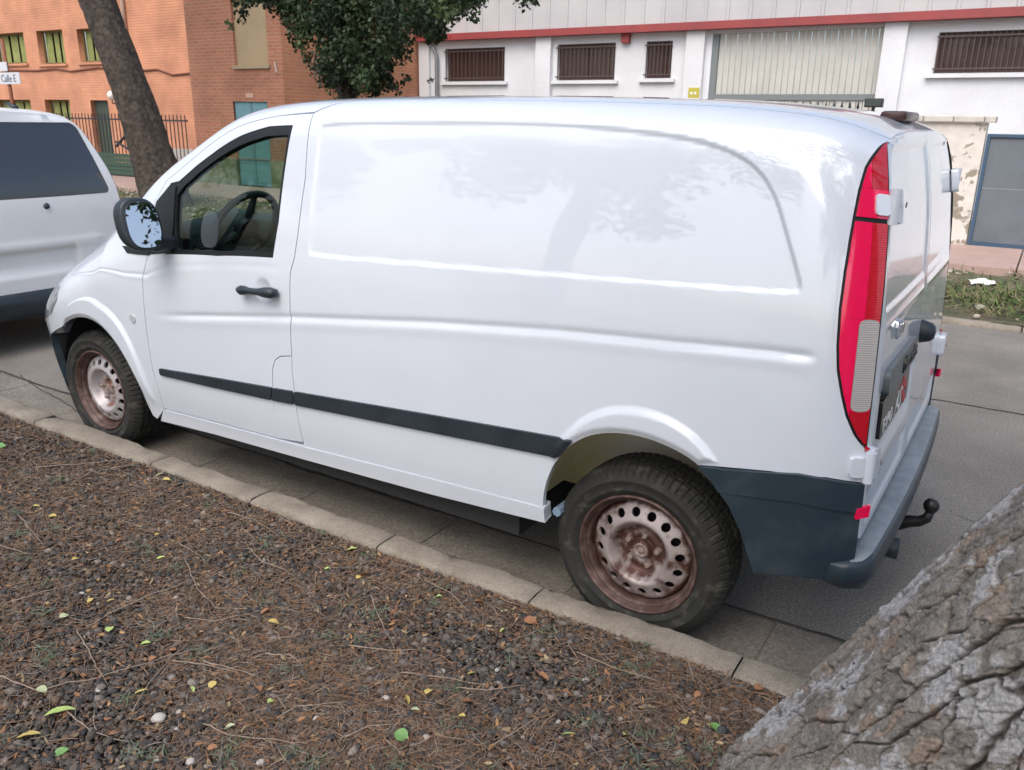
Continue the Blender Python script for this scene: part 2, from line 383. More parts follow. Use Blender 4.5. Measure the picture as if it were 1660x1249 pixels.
def kerb_stone(x0, x1, y0, y1, z1, sd, parent, mat):
    """a worn kerb stone: grid top with chipped front arris"""
    nx, prof = 26, [(y1+.012, -.02), (y1+.006, z1*.55), (y1+.002, z1-.014), (y1-.004, z1-.004), (y1-.016, z1), ((y0+y1)/2, z1+.001), (y0+.012, z1-.001), (y0+.002, z1-.006), (y0, z1-.05)]
    V = []; np_ = len(prof)
    for i in range(nx+1):
        x = x0+(x1-x0)*i/nx; e = min(i, nx-i)/nx; rd = .006*math.exp(-e*40)
        for j, (y, z) in enumerate(prof):
            n1 = noise.noise(Vector((x*4+sd, y*9, z*9))); n2 = noise.noise(Vector((x*17+sd, y*23, z*23)))
            ch = max(0, n2-.15)*.03 if j in (3, 4) else 0
            dy = n1*.010*(1 if j < 5 else .6)+n2*.004; dz = n2*.003+n1*.004
            V.append((x, y+(dy if j not in (5,) else 0)-ch, (z-rd-ch+dz) if j > 0 else z))
    Fc = [(i*np_+j, (i+1)*np_+j, (i+1)*np_+j+1, i*np_+j+1) for i in range(nx) for j in range(np_-1)]
    Fc += [tuple(range(np_-1, -1, -1)), tuple(nx*np_+j for j in range(np_))]
    return add('kerb_stone', V, Fc, mat, parent, True)
for i in range(len(KX)-1): kerb_stone(KX[i]+.003, KX[i+1]-.003, KY0, KY1, KZ, i*3.7, kerb, kerbm)
def bed_z(x, y): return .100+.012*np.sin(x*1.7+y*2.1)*np.cos(y*2.7-x*.6)+.010*np.clip((-1.2-y), 0, 1)
gx = np.linspace(-14, 8, 180); gy = np.linspace(KY0+.01, -14, 90)**1
X, Y = np.meshgrid(gx, gy, indexing='ij'); Z = bed_z(X, Y)-.012
idx = np.arange(180*90).reshape(180, 90)
Fq = np.stack([idx[:-1, :-1], idx[:-1, 1:], idx[1:, 1:], idx[1:, :-1]], -1).reshape(-1, 4)
o = add('planting_bed', np.stack([X, Y, Z], -1).reshape(-1, 3), Fq, soilm, None, True); o['kind'] = 'structure'
# far side: kerb, verge, pavement
fk = empty('far_kerb'); fk['kind'] = 'structure'
for i in range(46):
    x0 = -38+i*1.0; kerb_stone(x0+.006, x0+.994, 5.44, 5.56, .05, 50+i*2.3, fk, kerbm)
vx = np.linspace(-60, 14, 300); vy = np.linspace(5.5, 8.75, 24)
X, Y = np.meshgrid(vx, vy, indexing='ij'); Z = .05+.05*np.sin(X*2.1)*np.sin(Y*1.9)*sst(Y, 5.5, 6.0)+np.array([[noise.noise(Vector((a*1.6, b*1.6, 0)))*.05 for b in vy] for a in vx])
idx = np.arange(300*24).reshape(300, 24); Fq = np.stack([idx[:-1, :-1], idx[1:, :-1], idx[1:, 1:], idx[:-1, 1:]], -1).reshape(-1, 4)
o = add('verge', np.stack([X, Y, Z], -1).reshape(-1, 3), Fq, dirtm, None, True); o['kind'] = 'structure'
pv = empty('pavement'); pv['kind'] = 'structure'
k = 0; x = -34.
while x < 12:
    wdt = 1.25+.2*random.random()
    MB().box((x+.008, 8.70+random.uniform(-.03, .03), .0), (x+wdt-.008, 10.85, .12+random.uniform(-.004, .004)), .008).build('paving_slab', pavem, pv); x += wdt

# ------------------------------------------------------------------ THE PARKED VAN
def spline(xs, ys, n=1500):
    xs = np.array(xs, float); ys = np.array(ys, float); m_ = len(xs); h = np.diff(xs)
    A = np.zeros((m_, m_)); r = np.zeros(m_); A[0, 0] = A[-1, -1] = 1
    for i in range(1, m_-1):
        A[i, i-1] = h[i-1]; A[i, i] = 2*(h[i-1]+h[i]); A[i, i+1] = h[i]; r[i] = 6*((ys[i+1]-ys[i])/h[i]-(ys[i]-ys[i-1])/h[i-1])
    mm = np.linalg.solve(A, r); X_ = np.linspace(xs[0], xs[-1], n); i = np.clip(np.searchsorted(xs, X_)-1, 0, m_-2)
    t0 = xs[i+1]-X_; t1 = X_-xs[i]; hh = h[i]
    Y_ = mm[i]*t0**3/(6*hh)+mm[i+1]*t1**3/(6*hh)+(ys[i]/hh-mm[i]*hh/6)*t0+(ys[i+1]/hh-mm[i+1]*hh/6)*t1
    return lambda q: np.interp(q, X_, Y_)
SEC = [(.20,.868,.20),(.30,.893,.30),(.45,.924,.45),(.65,.943,.65),(.85,.950,.85),(1.0,.949,1.0),(1.15,.942,1.15),(1.3,.928,1.3),(1.5,.898,1.5),(1.65,.868,1.65),(1.74,.843,1.74),
       (1.80,.815,1.792),(1.86,.770,1.828),(1.93,.706,1.848),(2.05,.590,1.860),(2.25,.392,1.868),(2.642,0,1.872)]
Wf = spline([a[0] for a in SEC], [a[1] for a in SEC]); Zf = spline([a[0] for a in SEC], [a[2] for a in SEC])
ZT = spline([-4.06,-3.95,-3.80,-3.60,-3.36,-3.15,-2.96,-2.78,-2.57,-2.28,-2.02,-1.75,-1.45,-.7,0,.45,.72], [.67,.735,.80,.885,1.005,1.115,1.225,1.365,1.535,1.70,1.822,1.874,1.890,1.898,1.886,1.858,1.822])
XE = spline([.15,.5,.8,1.0,1.3,1.6,1.75,1.95], [.702,.699,.693,.686,.670,.634,.597,.528])
def P0(uv):
    u, s = uv[:, 0], uv[:, 1]; w_, z = Wf(s), Zf(s)
    zt = ZT(u); zb = np.minimum(.9, zt-.35); Qm = 1.897-zb; k_ = (zt-zb)/Qm
    q = np.maximum(0, z-zb); z = z-(1-k_)*((Qm+.10)/Qm)*q*q/(q+.10)
    rr = np.clip(1-(.7-u)/.26, 0, 1.1)
    z = z-.035*rr**2.6*sst(s, 1.6, 1.95); xe = XE(z)
    x = np.where(u > .1, .1+(u-.1)*(xe-.1)/.6, u)
    ins = .080*rr**2.4*(1-.45*sst(s, 1.75, 2.5))
    d = np.clip((u+4.06)/.90, 0, 1); fs_ = np.clip(1-(1-d)**2.7, 0, 1)**(1/2.2)
    return np.stack([x, -(w_*fs_-ins*sst(w_, .0, .4)), z], -1)
def solve(pxs, f=P0, off=0., guess=None):
    """pixel outline -> surface parameters (u, s): where the ray meets the body side"""
    Q = np.array(pxs, float)
    U = np.array([at_y(a, b, -.90)[[0, 2]] for a, b in Q]) if guess is None else np.array(guess, float)
    U[:, 1] = np.clip(U[:, 1], .21, 1.9); U[:, 0] = np.clip(U[:, 0], -4.0, .72)
    for it in range(25):
        e = 1e-4; p0 = project(f(U)); ju = (project(f(U+[e, 0]))-p0)/e; js = (project(f(U+[0, e]))-p0)/e
        r = Q-p0; det = ju[:, 0]*js[:, 1]-ju[:, 1]*js[:, 0]; det = np.where(abs(det) < 1, 1e9, det)
        du = (r[:, 0]*js[:, 1]-r[:, 1]*js[:, 0])/det; ds = (ju[:, 0]*r[:, 1]-ju[:, 1]*r[:, 0])/det
        st = np.clip(np.stack([du, ds], -1), -.1, .1); U = U+st; U[:, 0] = np.clip(U[:, 0], -4.03, .74); U[:, 1] = np.clip(U[:, 1], .21, 2.2)
    return U
# outlines read off the photograph
pxPanel = [(524,200),(600,197.5),(700,197),(800,197.5),(900,199.5),(1000,206),(1100,219),(1160,233),(1210,255),(1240,283),(1260,320),(1275,370),(1290,425),(1301,465),(1296,478),(1200,472),(1050,460),(900,448),(700,432),(503,416),(499,408),(504,340),(511,265),(518,210)]
PANEL = solve(pxPanel)
pxArchR = [(882,832),(880.5,806),(891,765),(914,733),(933,717),(959,705.5),(991,702),(1023,705),(1055,713),(1087,726),(1116,742),(1132,755)]
pxArchRb = [(1132,755),(1157,781),(1183,819),(1202,861),(1218,912),(1223,931)]
pxFlareR = [(900,722),(914,701),(943,675),(978,661),(1010,657.5),(1048,662),(1087,675),(1122,697),(1148,723),(1166,751)]
ARCHR = solve(pxArchR); ARCHRB = solve(pxArchRb); FLARER = solve(pxFlareR)
pxArchF = [(101.5,530),(111.5,519.5),(127,514.5),(143,516),(158.5,524),(176.5,541),(194.5,565.5),(210,592.5),(226,624),(239,655),(248,674)]
ARCHF = solve(pxArchF)
pxFlareF = [(111.5,494),(125,485),(138.5,482),(156,487),(176.5,500.5),(194.5,520.5),(210,547.5),(226,583),(239,617),(253,648)]
FLAREF = solve(pxFlareF)
pxDoorFront = [(266,661),(255,626),(246,592),(239,547.5),(233.5,496),(231.5,449),(239,417)]
pxSail = [(241,372),(252,325),(271,293)]
pxDoorTop = [(271,293),(316,255),(346,231),(391,204),(420,195),(451.5,188.5),(509,184)]
pxDoorRear = [(509,184),(495,290),(483,380),(477,420),(471,441),(469.8,464),(470.5,510),(472,519),(471,540),(473,577.5)]
pxFlapL = [(473,577.5),(454,578),(446,584),(442,597),(443,649),(454,709)]
pxFlapR = [(473,577.5),(473.5,601),(477,632),(483,678),(492,719)]
DF, DS, DT, DR, FL, FR = (solve(q) for q in (pxDoorFront, pxSail, pxDoorTop, pxDoorRear, pxFlapL, pxFlapR))
pxCrease = [(240,511.5),(330,512.5),(470,514.5),(700,523),(900,536),(1100,556),(1250,570),(1330,579)]
CRE = solve(pxCrease); CR2 = solve([(112,446),(150,442),(200,443),(236,446),(270,432),(350,430),(470,436)])
HAND = solve([(424,470)])[0]
flr = np.concatenate([FLARER, ARCHR[::-1]]); flf = np.concatenate([FLAREF, ARCHF[::-1]])
def chaikin(P, n=2, closed=True):
    P = np.asarray(P)
    for _ in range(n):
        if closed: Q = np.roll(P, -1, 0); P = np.stack([.75*P+.25*Q, .25*P+.75*Q], 1).reshape(-1, 2)
        else: a, b = P[:-1], P[1:]; P = np.concatenate([P[:1], np.stack([.75*a+.25*b, .25*a+.75*b], 1).reshape(-1, 2), P[-1:]])
    return P
PANEL = chaikin(PANEL, 2); ARCHR = chaikin(ARCHR, 2, False); ARCHF = chaikin(ARCHF, 2, False)
flr = np.concatenate([chaikin(FLARER, 3, False), ARCHR[::-1]]); flf = np.concatenate([chaikin(FLAREF, 3, False), ARCHF[::-1]])
def disp(uv):
    d = -.008*(1-sst(sdf(uv, PANEL), -.013, .004))
    dl = uv[:, 1]-np.interp(uv[:, 0], CRE[:, 0], CRE[:, 1]); e = sst(uv[:, 0], CRE[0, 0], CRE[0, 0]+.35)*(1-sst(uv[:, 0], CRE[-1, 0]-.05, CRE[-1, 0]))
    d += e*(-.0050*np.exp(-(dl/.013)**2)+.0018*np.exp(-((dl+.032)/.020)**2))
    dl = uv[:, 1]-np.interp(uv[:, 0], CR2[:, 0], CR2[:, 1]); e = sst(uv[:, 0], CR2[0, 0]-.1, CR2[0, 0]+.12)*(1-sst(uv[:, 0], CR2[3, 0]-.02, CR2[3, 0]+.10)*.75)*(1-sst(uv[:, 0], -1.75, -1.5))
    d += e*(-.0022*np.exp(-(dl/.014)**2)+.0012*np.exp(-((dl+.03)/.02)**2))
    for A, F_, amp in ((flr, FLARER, .013), (flf, FLAREF, .014)):
        q = sdf(uv, A); d += amp*(1-sst(q, -.028, .004))*sst(uv[:, 1], .30, .52)
    r = np.hypot(uv[:, 0]-HAND[0]-.01, uv[:, 1]-HAND[1]); d += -.014*np.clip(1-(r/.056)**2, 0, 1)**1.6
    return d
def body(off=0., detail=True):
    def f(uv):
        P = P0(uv); e = 2e-3
        n = np.cross(P0(uv+[e, 0])-P0(uv-[e, 0]), P0(uv+[0, e])-P0(uv-[0, e])); n /= np.linalg.norm(n, axis=1)[:, None]+1e-12
        dd = (disp(uv) if detail else 0)+off
        return P+n*np.reshape(dd, (-1, 1)) if not np.isscalar(dd) else P+n*dd
    return f
BODY = body()
van = empty('parked_van', (-1.6, 0, 0), 'white panel van with rusty steel wheels parked along the kerb', 'van')
def vpatch(name, poly, mat, off=0., h=.014, fine=None, depth=.018, holes=(), detail=True, parent=None, both=True, hy=None):
    f = body(off, detail); r = []
    for mir in ((False, True) if both else (False,)):
        par = parent if not isinstance(parent, (list, tuple)) else parent[1 if mir else 0]
        r.append(link(name, patch_mesh(name, poly, f, h if (mir or not fine) else fine, holes, depth, mir, hy=hy), par or van, mat))
    return r
def shrink(poly, g):
    """pull an outline in by g to leave a shut line"""
    poly = np.asarray(poly, float); n = len(poly); out = []
    ar = sum(poly[i][0]*poly[(i+1) % n][1]-poly[(i+1) % n][0]*poly[i][1] for i in range(n)); sg = 1 if ar > 0 else -1
    for i in range(n):
        d1 = poly[i]-poly[i-1]; d2 = poly[(i+1) % n]-poly[i]; d1 = d1/(np.linalg.norm(d1)+1e-9); d2 = d2/(np.linalg.norm(d2)+1e-9)
        n1 = np.array([-d1[1], d1[0]]); n2 = np.array([-d2[1], d2[0]]); nn = n1+n2; nn /= max(.35, np.linalg.norm(nn)**2/2)**.5*np.linalg.norm(nn)+1e-9
        out.append(poly[i]+sg*g*nn)
    return np.array(out)
ROOFS = 1.90
# sill line
pxSillTop = [(266,664),(350,686),(453,713.5),(492,724),(700,776),(882,823)]
pxSillBot = [(884,847),(700,801),(492,744),(350,704),(262,682)]
ST, SB = solve(pxSillTop), solve(pxSillBot)
# tail light outline
pxLightL = [(1438,231),(1420,246),(1403,272),(1392,310),(1384,350),(1377,390),(1369,440),(1361,500),(1357,560),(1357.5,600),(1364,640),(1372,675),(1385,705),(1396,720),(1405,727)]
pxLightR = [(1405,727),(1417,727),(1423,690),(1430,640),(1437,590),(1441,540),(1444,470),(1445.5,400),(1444.5,340),(1442,290),(1439,250)]
LLa, LRa = solve(pxLightL), solve(pxLightR)
EDGE = .700
LR = LRa.copy(); LR[:, 0] = np.minimum(LR[:, 0], EDGE-.002)
light = np.concatenate([LLa, LR[1:]]); light[:, 0] = np.minimum(light[:, 0], EDGE-.001)
pxBumpTop = [(1132,755),(1160,757),(1250,765),(1340,775),(1392,783),(1415,783)]
BT = solve(pxBumpTop); BT[-1, 0] = EDGE
# --- side panel (quarter)
sideP = np.concatenate([[[-1.392, ROOFS]], [DR[0]], DR[1:], FR[1:], ST[3:], ARCHR, BT[1:-1], [[EDGE, BT[-1, 1]]],
                        [[EDGE, LR[0, 1]-.012]], [LLa[-1]+[.0, -.004]], LLa[::-1][1:], [[EDGE, LLa[0, 1]+.012]], [[EDGE, ROOFS]]])
vpatch('side_panel', shrink(sideP, .0030), white, h=.018, fine=.0085)
# --- front wing with windscreen pillar
frontW = np.concatenate([[[-1.398, ROOFS]], DT[::-1][:1]+[[0, .006]], DT[::-1][1:-1], DS[::-1], DF[::-1], [ST[0]], [[ARCHF[-1, 0]+.03, SB[-1, 1]]], ARCHF[::-1], [[-3.60, .600]], [[-3.72, .615]], [[-4.03, .60]], [[-4.035, ROOFS-.02]], [[-3.2, ROOFS]]])
vpatch('front_wing', shrink(frontW, .0030), white, h=.02, fine=.010)
# --- roof, windscreen, bonnet (symmetric, built whole)
def fullf(off=0.):
    g = body(off, False)
    def f(uv):
        s = uv[:, 1]; m_ = s > 2.642; q = uv.copy(); q[m_, 1] = 2*2.642-s[m_]; P = g(q); P[m_, 1] *= -1; return P
    return f
def top_patch(name, u0, u1, s0, mat, off=0., h=.03, cut=None):
    s1 = 2*2.642-s0
    poly = np.array([[u0, s0], [u1, s0], [u1, s1], [u0, s1]])
    return link(name, patch_mesh(name, poly, fullf(off), h, (), .015), van, mat)
roof = top_patch('roof', -1.96, EDGE-.004, ROOFS+.004, white)
ws = top_patch('windscreen', -3.02, -1.966, ROOFS+.012, glass, -.004)
bon = top_patch('bonnet', -4.03, -3.03, ROOFS+.004, white)
# --- door with opening
doorP = np.concatenate([DF, DS, DT[1:], DR[1:], FL[1:], [ST[2]+[0, .006]], [ST[1]+[0, .006]], [ST[0]+[0.004, .006]]])
pxWin = [(475.5,203),(436,205),(391,220),(346,248),(316,271),(290,294),(277,297),(262,322),(257,360),(258,400),(268,412.5),(350,415.5),(442.5,418.5),(452,360)]
WIN = solve(pxWin)
doors = vpatch('door', shrink(doorP, .0030), white, holes=[WIN], h=.018, fine=.009)
pxGlass = [(466.5,219),(433,220.5),(393,233.5),(352,257),(320,281.5),(296,303),(286,318),(284.5,360),(287,405),(350,407.5),(441.5,410),(448,360)]
GL = solve(pxGlass)
frm = vpatch('window_frame', shrink(WIN, .001), rubber, off=-.003, holes=[GL], depth=.03, detail=False, parent=doors)
vpatch('window_glass', shrink(GL, -.004), glass, off=-.012, depth=0, detail=False, parent=doors, h=.05)
pxBar = [(279,300),(286,302),(282,360),(279,411),(271,411),(275,360)]
vpatch('window_divider', solve(pxBar), rubber, off=.004, depth=.012, detail=False, parent=doors)
flap = np.concatenate([FL, [FR[-1]], FR[::-1][1:-1]])
vpatch('fuel_flap', shrink(np.concatenate([FL[:-1], [ST[2]+[-.003, .006]], [FR[-1]+[0, .004]], FR[::-1][1:-1]]), .0025), white, both=False)
# --- sill
sillP = np.concatenate([ST, [[ST[-1, 0], SB[0, 1]]], SB])
vpatch('sill', sillP, white, off=.004, depth=.05, detail=False)
# --- rub strip: door piece, flap piece, long piece
def strip(top, bot, name, par):
    T_, B_ = solve(top), solve(bot)
    return vpatch(name, round_poly(np.concatenate([T_, B_[::-1]]), .008), blackp, off=.011, depth=.016, detail=True, parent=par)
vstrip = strip([(260,597),(350,612),(442,628)], [(262,607.5),(350,628),(442,648)], 'rub_strip', doors)
strip([(444,628.5),(475.5,634)], [(444,648.5),(478,655)], 'rub_strip', None)
strip([(479,634.5),(700,672),(820,693),(905,708),(931,714)], [(481,656),(700,700),(820,724),(905,741),(912,737)], 'rub_strip', None)
# --- front bumper, head lamp, repeater
fb = np.array([[-3.605, .596], [-3.72, .611], [-4.035, .596], [-4.035, .24], [-3.60, .235], [-3.585, .30], [-3.605, .40], [-3.612, .50]])
vpatch('front_bumper', fb, bumperp, off=.003, depth=.04, detail=False)
HL = solve([(98,464),(93,486),(84,508)]); vpatch('head_lamp', round_poly(np.concatenate([HL, [[-3.97, HL[2, 1]-.02], [-3.97, HL[0, 1]+.25], [HL[0, 0]-.12, HL[0, 1]+.22]]]), .03), clearg, off=.004, depth=.02, detail=False)
c = solve([(215.5,517)])[0]
vpatch('side_repeater', [[c[0]+.021*math.cos(a), c[1]+.021*math.sin(a)] for a in np.linspace(0, 2*math.pi, 20)[:-1]], M('repeater_lens', (.50, .52, .55), .15, coat=1), off=.005, depth=.01, detail=False, h=.006)
# --- tail lamps
lampo = vpatch('tail_lamp', light, rubber, off=.002, depth=.04, detail=False, h=.01)
lin = shrink(light, .0065)
def cut(poly, s0, s1, u0=-9, u1=9):
    """clip polygon to a band"""
    P = [np.array(p) for p in poly]
    for ax, val, sg in ((1, s0, 1), (1, s1, -1), (0, u0, 1), (0, u1, -1)):
        out = []
        for i in range(len(P)):
            a, b = P[i-1], P[i]; ia, ib = (a[ax]-val)*sg >= 0, (b[ax]-val)*sg >= 0
            if ia != ib: t = (val-a[ax])/(b[ax]-a[ax]); out.append(a+t*(b-a))
            if ib: out.append(b)
        P = out
        if not P: return np.zeros((0, 2))
    return np.array(P)
sm = solve([(1400,357)])[0, 1]; sc0 = solve([(1420,519)])[0, 1]; sc1 = solve([(1407,668)])[0, 1]; sh = solve([(1405,306)])[0, 1]
ucl = solve([(1388,560)])[0, 0]; umid = solve([(1408,440)])[0, 0]; uup = solve([(1412,290)])[0, 0]
lens = lambda poly, mt, off=.006: vpatch('lens', poly, mt, off=off, depth=.008, detail=False, parent=lampo, h=.012) if len(poly) > 2 else None
lens(cut(lin, sh+.001, 9, -9, uup), redl); lens(cut(lin, sh+.001, 9, uup+.001, 9), redd)
lens(cut(lin, sm+.007, sh-.001), redl, .009)
lens(cut(lin, sc0, sm-.006, -9, umid), redl); lens(cut(lin, sc0, sm-.006, umid+.0005, 9), redrib)
lens(cut(lin, -9, sc0-.0005, -9, ucl), redl); lens(cut(lin, -9, sc1, ucl+.0005, 9), redd)
cl = cut(lin, sc1+.0005, sc0-.0005, ucl+.0008, 9)
lens(round_poly(cl, .05, 5), clearrib, .0065); lens(cl, redl, .0045)
# --- rear bumper: side ear and wrapped lower bar with a step
ear = np.concatenate([BT[:-1], [[EDGE-.001, BT[-1, 1]]], [[EDGE-.001, .545]], [[.69, .475]], solve([(1396,938),(1310,938),(1223,931)])+[0, .008], ARCHRB[::-1][1:-1]])
cl_ = solve([(1170,797),(1290,812),(1404,830)]); cline = lambda u_: np.interp(u_, cl_[:, 0], cl_[:, 1])
up_ = ear.copy(); up_[:, 1] -= cline(up_[:, 0]); lo_p = cut(up_, -9, -.0012); up_ = cut(up_, .0012, 9)
for q, of_ in ((up_, .014), (lo_p, .0095)):
    q = densify(q, .03); q[:, 1] += cline(q[:, 0]); vpatch('rear_bumper_end', q, bumperp, off=of_, depth=.05, detail=False, h=.02)
def bump_loft(name, prof, mat, n=90, lim=1.):
    """prof: list of (outward offset, z at side, z at rear) swept along the plan line of the tail"""
    path = []
    for t in np.linspace(.5-.5*lim, .5+.5*lim, n):
        a = t*2-1; s = abs(a); sgn = -1 if a < 0 else 1
        if s > .62: k_ = (1-s)/.38; path.append((.42+.18*k_, .905*sgn, 0, sgn, k_*.001-1.+min(1, .15+k_*2.2)))
        elif s > .42:
            k_ = (.62-s)/.20*math.pi/2; path.append((.60+.115*math.sin(k_), sgn*(.905-.115+.115*math.cos(k_)), math.sin(k_), sgn*math.cos(k_), k_/(math.pi/2)))
        else: y = s/.42*.790*sgn; path.append((.715+.020*(1-(y/.79)**2), y, 1, 0, 1.))
    V = []; m_ = len(prof)
    for x, y, nx, ny, b in path:
        lo_ = min(0., b); b = max(0., b); rp_ = min(1., b/.45); rp_ = rp_*rp_*(3-2*rp_)
        for o_, z0, z1 in prof: V.append((x+nx*(o_ if o_ < 0 else o_*rp_), y+ny*((o_ if o_ < 0 else o_*rp_)*(.25+.75*b)-.012*(1-rp_)), z0+(.50-z0)*(-lo_)*(z0 < .5)+(z1-z0)*sst(np.array(b), 0, 1)))
    Fc = [((i*m_+j), ((i+1)*m_+j), ((i+1)*m_+j+1), (i*m_+j+1)) for i in range(n-1) for j in range(m_-1)]
    return add(name, V, Fc, mat, van, True)
rb = bump_loft('rear_bumper', [(-.10, .50, .545), (-.03, .515, .545), (.030, .515, .540), (.040, .51, .525), (.042, .490, .47), (.024, .465, .425), (-.02, .450, .40), (-.06, .449, .395)], bumperp, 110, .585)
step = bump_loft('bumper_step', [(-.085, .50, .552), (.018, .505, .5505), (.030, .50, .546)], ledgep, 60, .52)
# reflector in the bumper end
c = solve([(1398,826)])[0]
vpatch('reflector', [[c[0]-.022, c[1]-.026], [c[0]+.010, c[1]-.018], [c[0]+.012, c[1]+.020], [c[0]-.020, c[1]+.008]], redl, off=.0165, depth=.01, detail=False, h=.01)

# --- rear doors
sv = np.linspace(.56, 2.642, 260); eP = P0(np.stack([np.full(260, EDGE), sv], -1)); YE = lambda z: np.interp(z, eP[:, 2], -eP[:, 1])
def rear(off=0., detail=True):
    def f(q):
        y, z = q[:, 0], q[:, 1]; ye = np.maximum(YE(np.minimum(z, 1.79)), .5)
        x = XE(z)+.003+.004*(1-np.clip(abs(y)/ye, 0, 1)**2.2)-.012*sst(abs(y)/ye, .93, 1.0)
        if detail:
            ay = abs(y)-.415; rct = np.maximum(abs(ay)-.385, abs(z-1.50)-.225)
            x = x-.007*(1-sst(rct, -.020, .008))
            x = x+.005*np.exp(-((z-1.235)/.014)**2)*(1-sst(abs(ay), .36, .39))
            x = x-.010*(1-sst(np.maximum(abs(ay)-.34, abs(z-.66)-.055), -.02, .01))
            x = x-.014*(1-sst(np.maximum(abs(y+.42)-.34, abs(z-.905)-.12), -.03, .012))
        return np.stack([x+off, y, z], -1)
    return f
edge_l = np.stack([eP[:, 1]+.006, eP[:, 2]], -1)
lp = np.concatenate([[[-.0025, .575]], [[-.80, .575]], edge_l[(edge_l[:, 1] > .60) & (edge_l[:, 0] < -.02)], [[-.0025, edge_l[-1, 1]-.003]]])
lp[:, 1] = np.minimum(lp[:, 1], edge_l[-1, 1]-.004)
rdo = []
for sg in (1, -1):
    q = lp*[sg, 1]
    rdo.append(link('rear_door', patch_mesh('rear_door', q, rear(), .014, (), .02), van, white))
def rpoint(y, z, off=0.): return rear(off, False)(np.array([[y, z]]))[0]
def rbox(name, y0, y1, z0, z1, off, th, mat, par, bev=.006):
    poly = round_poly([[y0, z0], [y1, z0], [y1, z1], [y0, z1]], bev*2)
    return link(name, patch_mesh(name, poly, rear(off, False), .02, (), th), par, mat)
rbox('handle_strip', -.74, -.20, 1.015, 1.095, .018, .035, greyp, rdo[0], .015)
pl = rbox('number_plate', -.735, -.215, .875, 1.0, .006, .012, platem, rdo[0], .006)
def text(name, s, size, y, z, off, mat, par, ext=.002, shear=0., sx=1.):
    cu = bpy.data.curves.new(name, 'FONT'); cu.body = s; cu.size = size; cu.extrude = ext; cu.shear = shear; cu.resolution_u = 2
    ob = bpy.data.objects.new(name, cu); COL.objects.link(ob); dg = bpy.context.evaluated_depsgraph_get()
    me = bpy.data.meshes.new_from_object(ob.evaluated_get(dg)); bpy.data.objects.remove(ob)
    P = np.array([v.co[:] for v in me.vertices])
    q = rear(off, False)(np.stack([y+P[:, 0]*sx, z+P[:, 1]], -1)); q[:, 0] += P[:, 2]
    me.vertices.foreach_set('co', q.ravel().astype(np.float32)); me.materials.clear(); me.update()
    return link(name, me, par, mat)
text('strip_lettering', 'Mercedes', .075, -.50, 1.030, .020, M('strip_letter', (.012, .016, .018), .3), rdo[0])
text('model_lettering', 'Vito', .085, -.64, 1.165, .006, chrome, rdo[0], .004)
text('plate_lettering', 'EXPO', .066, -.71, .888, .008, platew, pl, .001, .2)
text('plate_lettering', 'AS', .105, -.50, .885, .008, platew, pl, .001, .3)
for y_, z_ in ((-.40, .968), (-.365, .985), (-.365, .945), (-.33, .92), (-.295, .948), (-.33, .965), (-.295, .90)):
    rbox('plate_square', y_, y_+.03, z_-.026, z_, .0075, .002, plater, pl, .001)
hd = rpoint(.03, 1.06)
MB().lathe([(.0, .050), (.022, .047), (.034, .035), (.040, .015), (.044, 0)], 20, hd, 'x').build('door_knob', blackp, rdo[1], True)
# --- hinges
def hinge(s_, mir):
    C_ = P0(np.array([[EDGE, s_]]))[0]; f = -1 if mir else 1; C_[1] *= f
    y0_, y1_ = sorted((C_[1]+.010*f, C_[1]+.066*f))
    h_ = rbox('hinge', y0_, y1_, C_[2]-.047, C_[2]+.047, .024, .026, white, van, .009)
    link('hinge_leaf', patch_mesh('hinge_leaf', round_poly([[EDGE-.040, s_-.030], [EDGE-.004, s_-.030], [EDGE-.004, s_+.030], [EDGE-.040, s_+.030]], .01), body(.016, False), .008, (), .016, mir), h_, white)
    k_ = MB(); k_.tube([(C_[0]+.012, C_[1]-.004*f, C_[2]-.047), (C_[0]+.012, C_[1]-.004*f, C_[2]+.047)], .0155, 14); smooth_by_angle(k_.build('hinge_knuckle', white, h_))
    MB().tube([(C_[0]+.034, C_[1]+.045*f, C_[2]+.004), (C_[0]+.037, C_[1]+.045*f, C_[2]+.004)], .008, 10).build('hinge_bolt', greyp, h_)
s1 = solve([(1437,335)])[0, 1]; s2 = solve([(1405,756)])[0, 1]
for mir in (False, True): hinge(s1, mir); hinge(s2, mir)
# --- third brake lamp on the roof edge
tl = MB(); tl.box((.47, -.15, 1.795), (.555, .15, 1.828), .012); o = tl.build('high_brake_lamp', M('dark_red_lens', (.045, .014, .013), .3), van); smooth_by_angle(o)
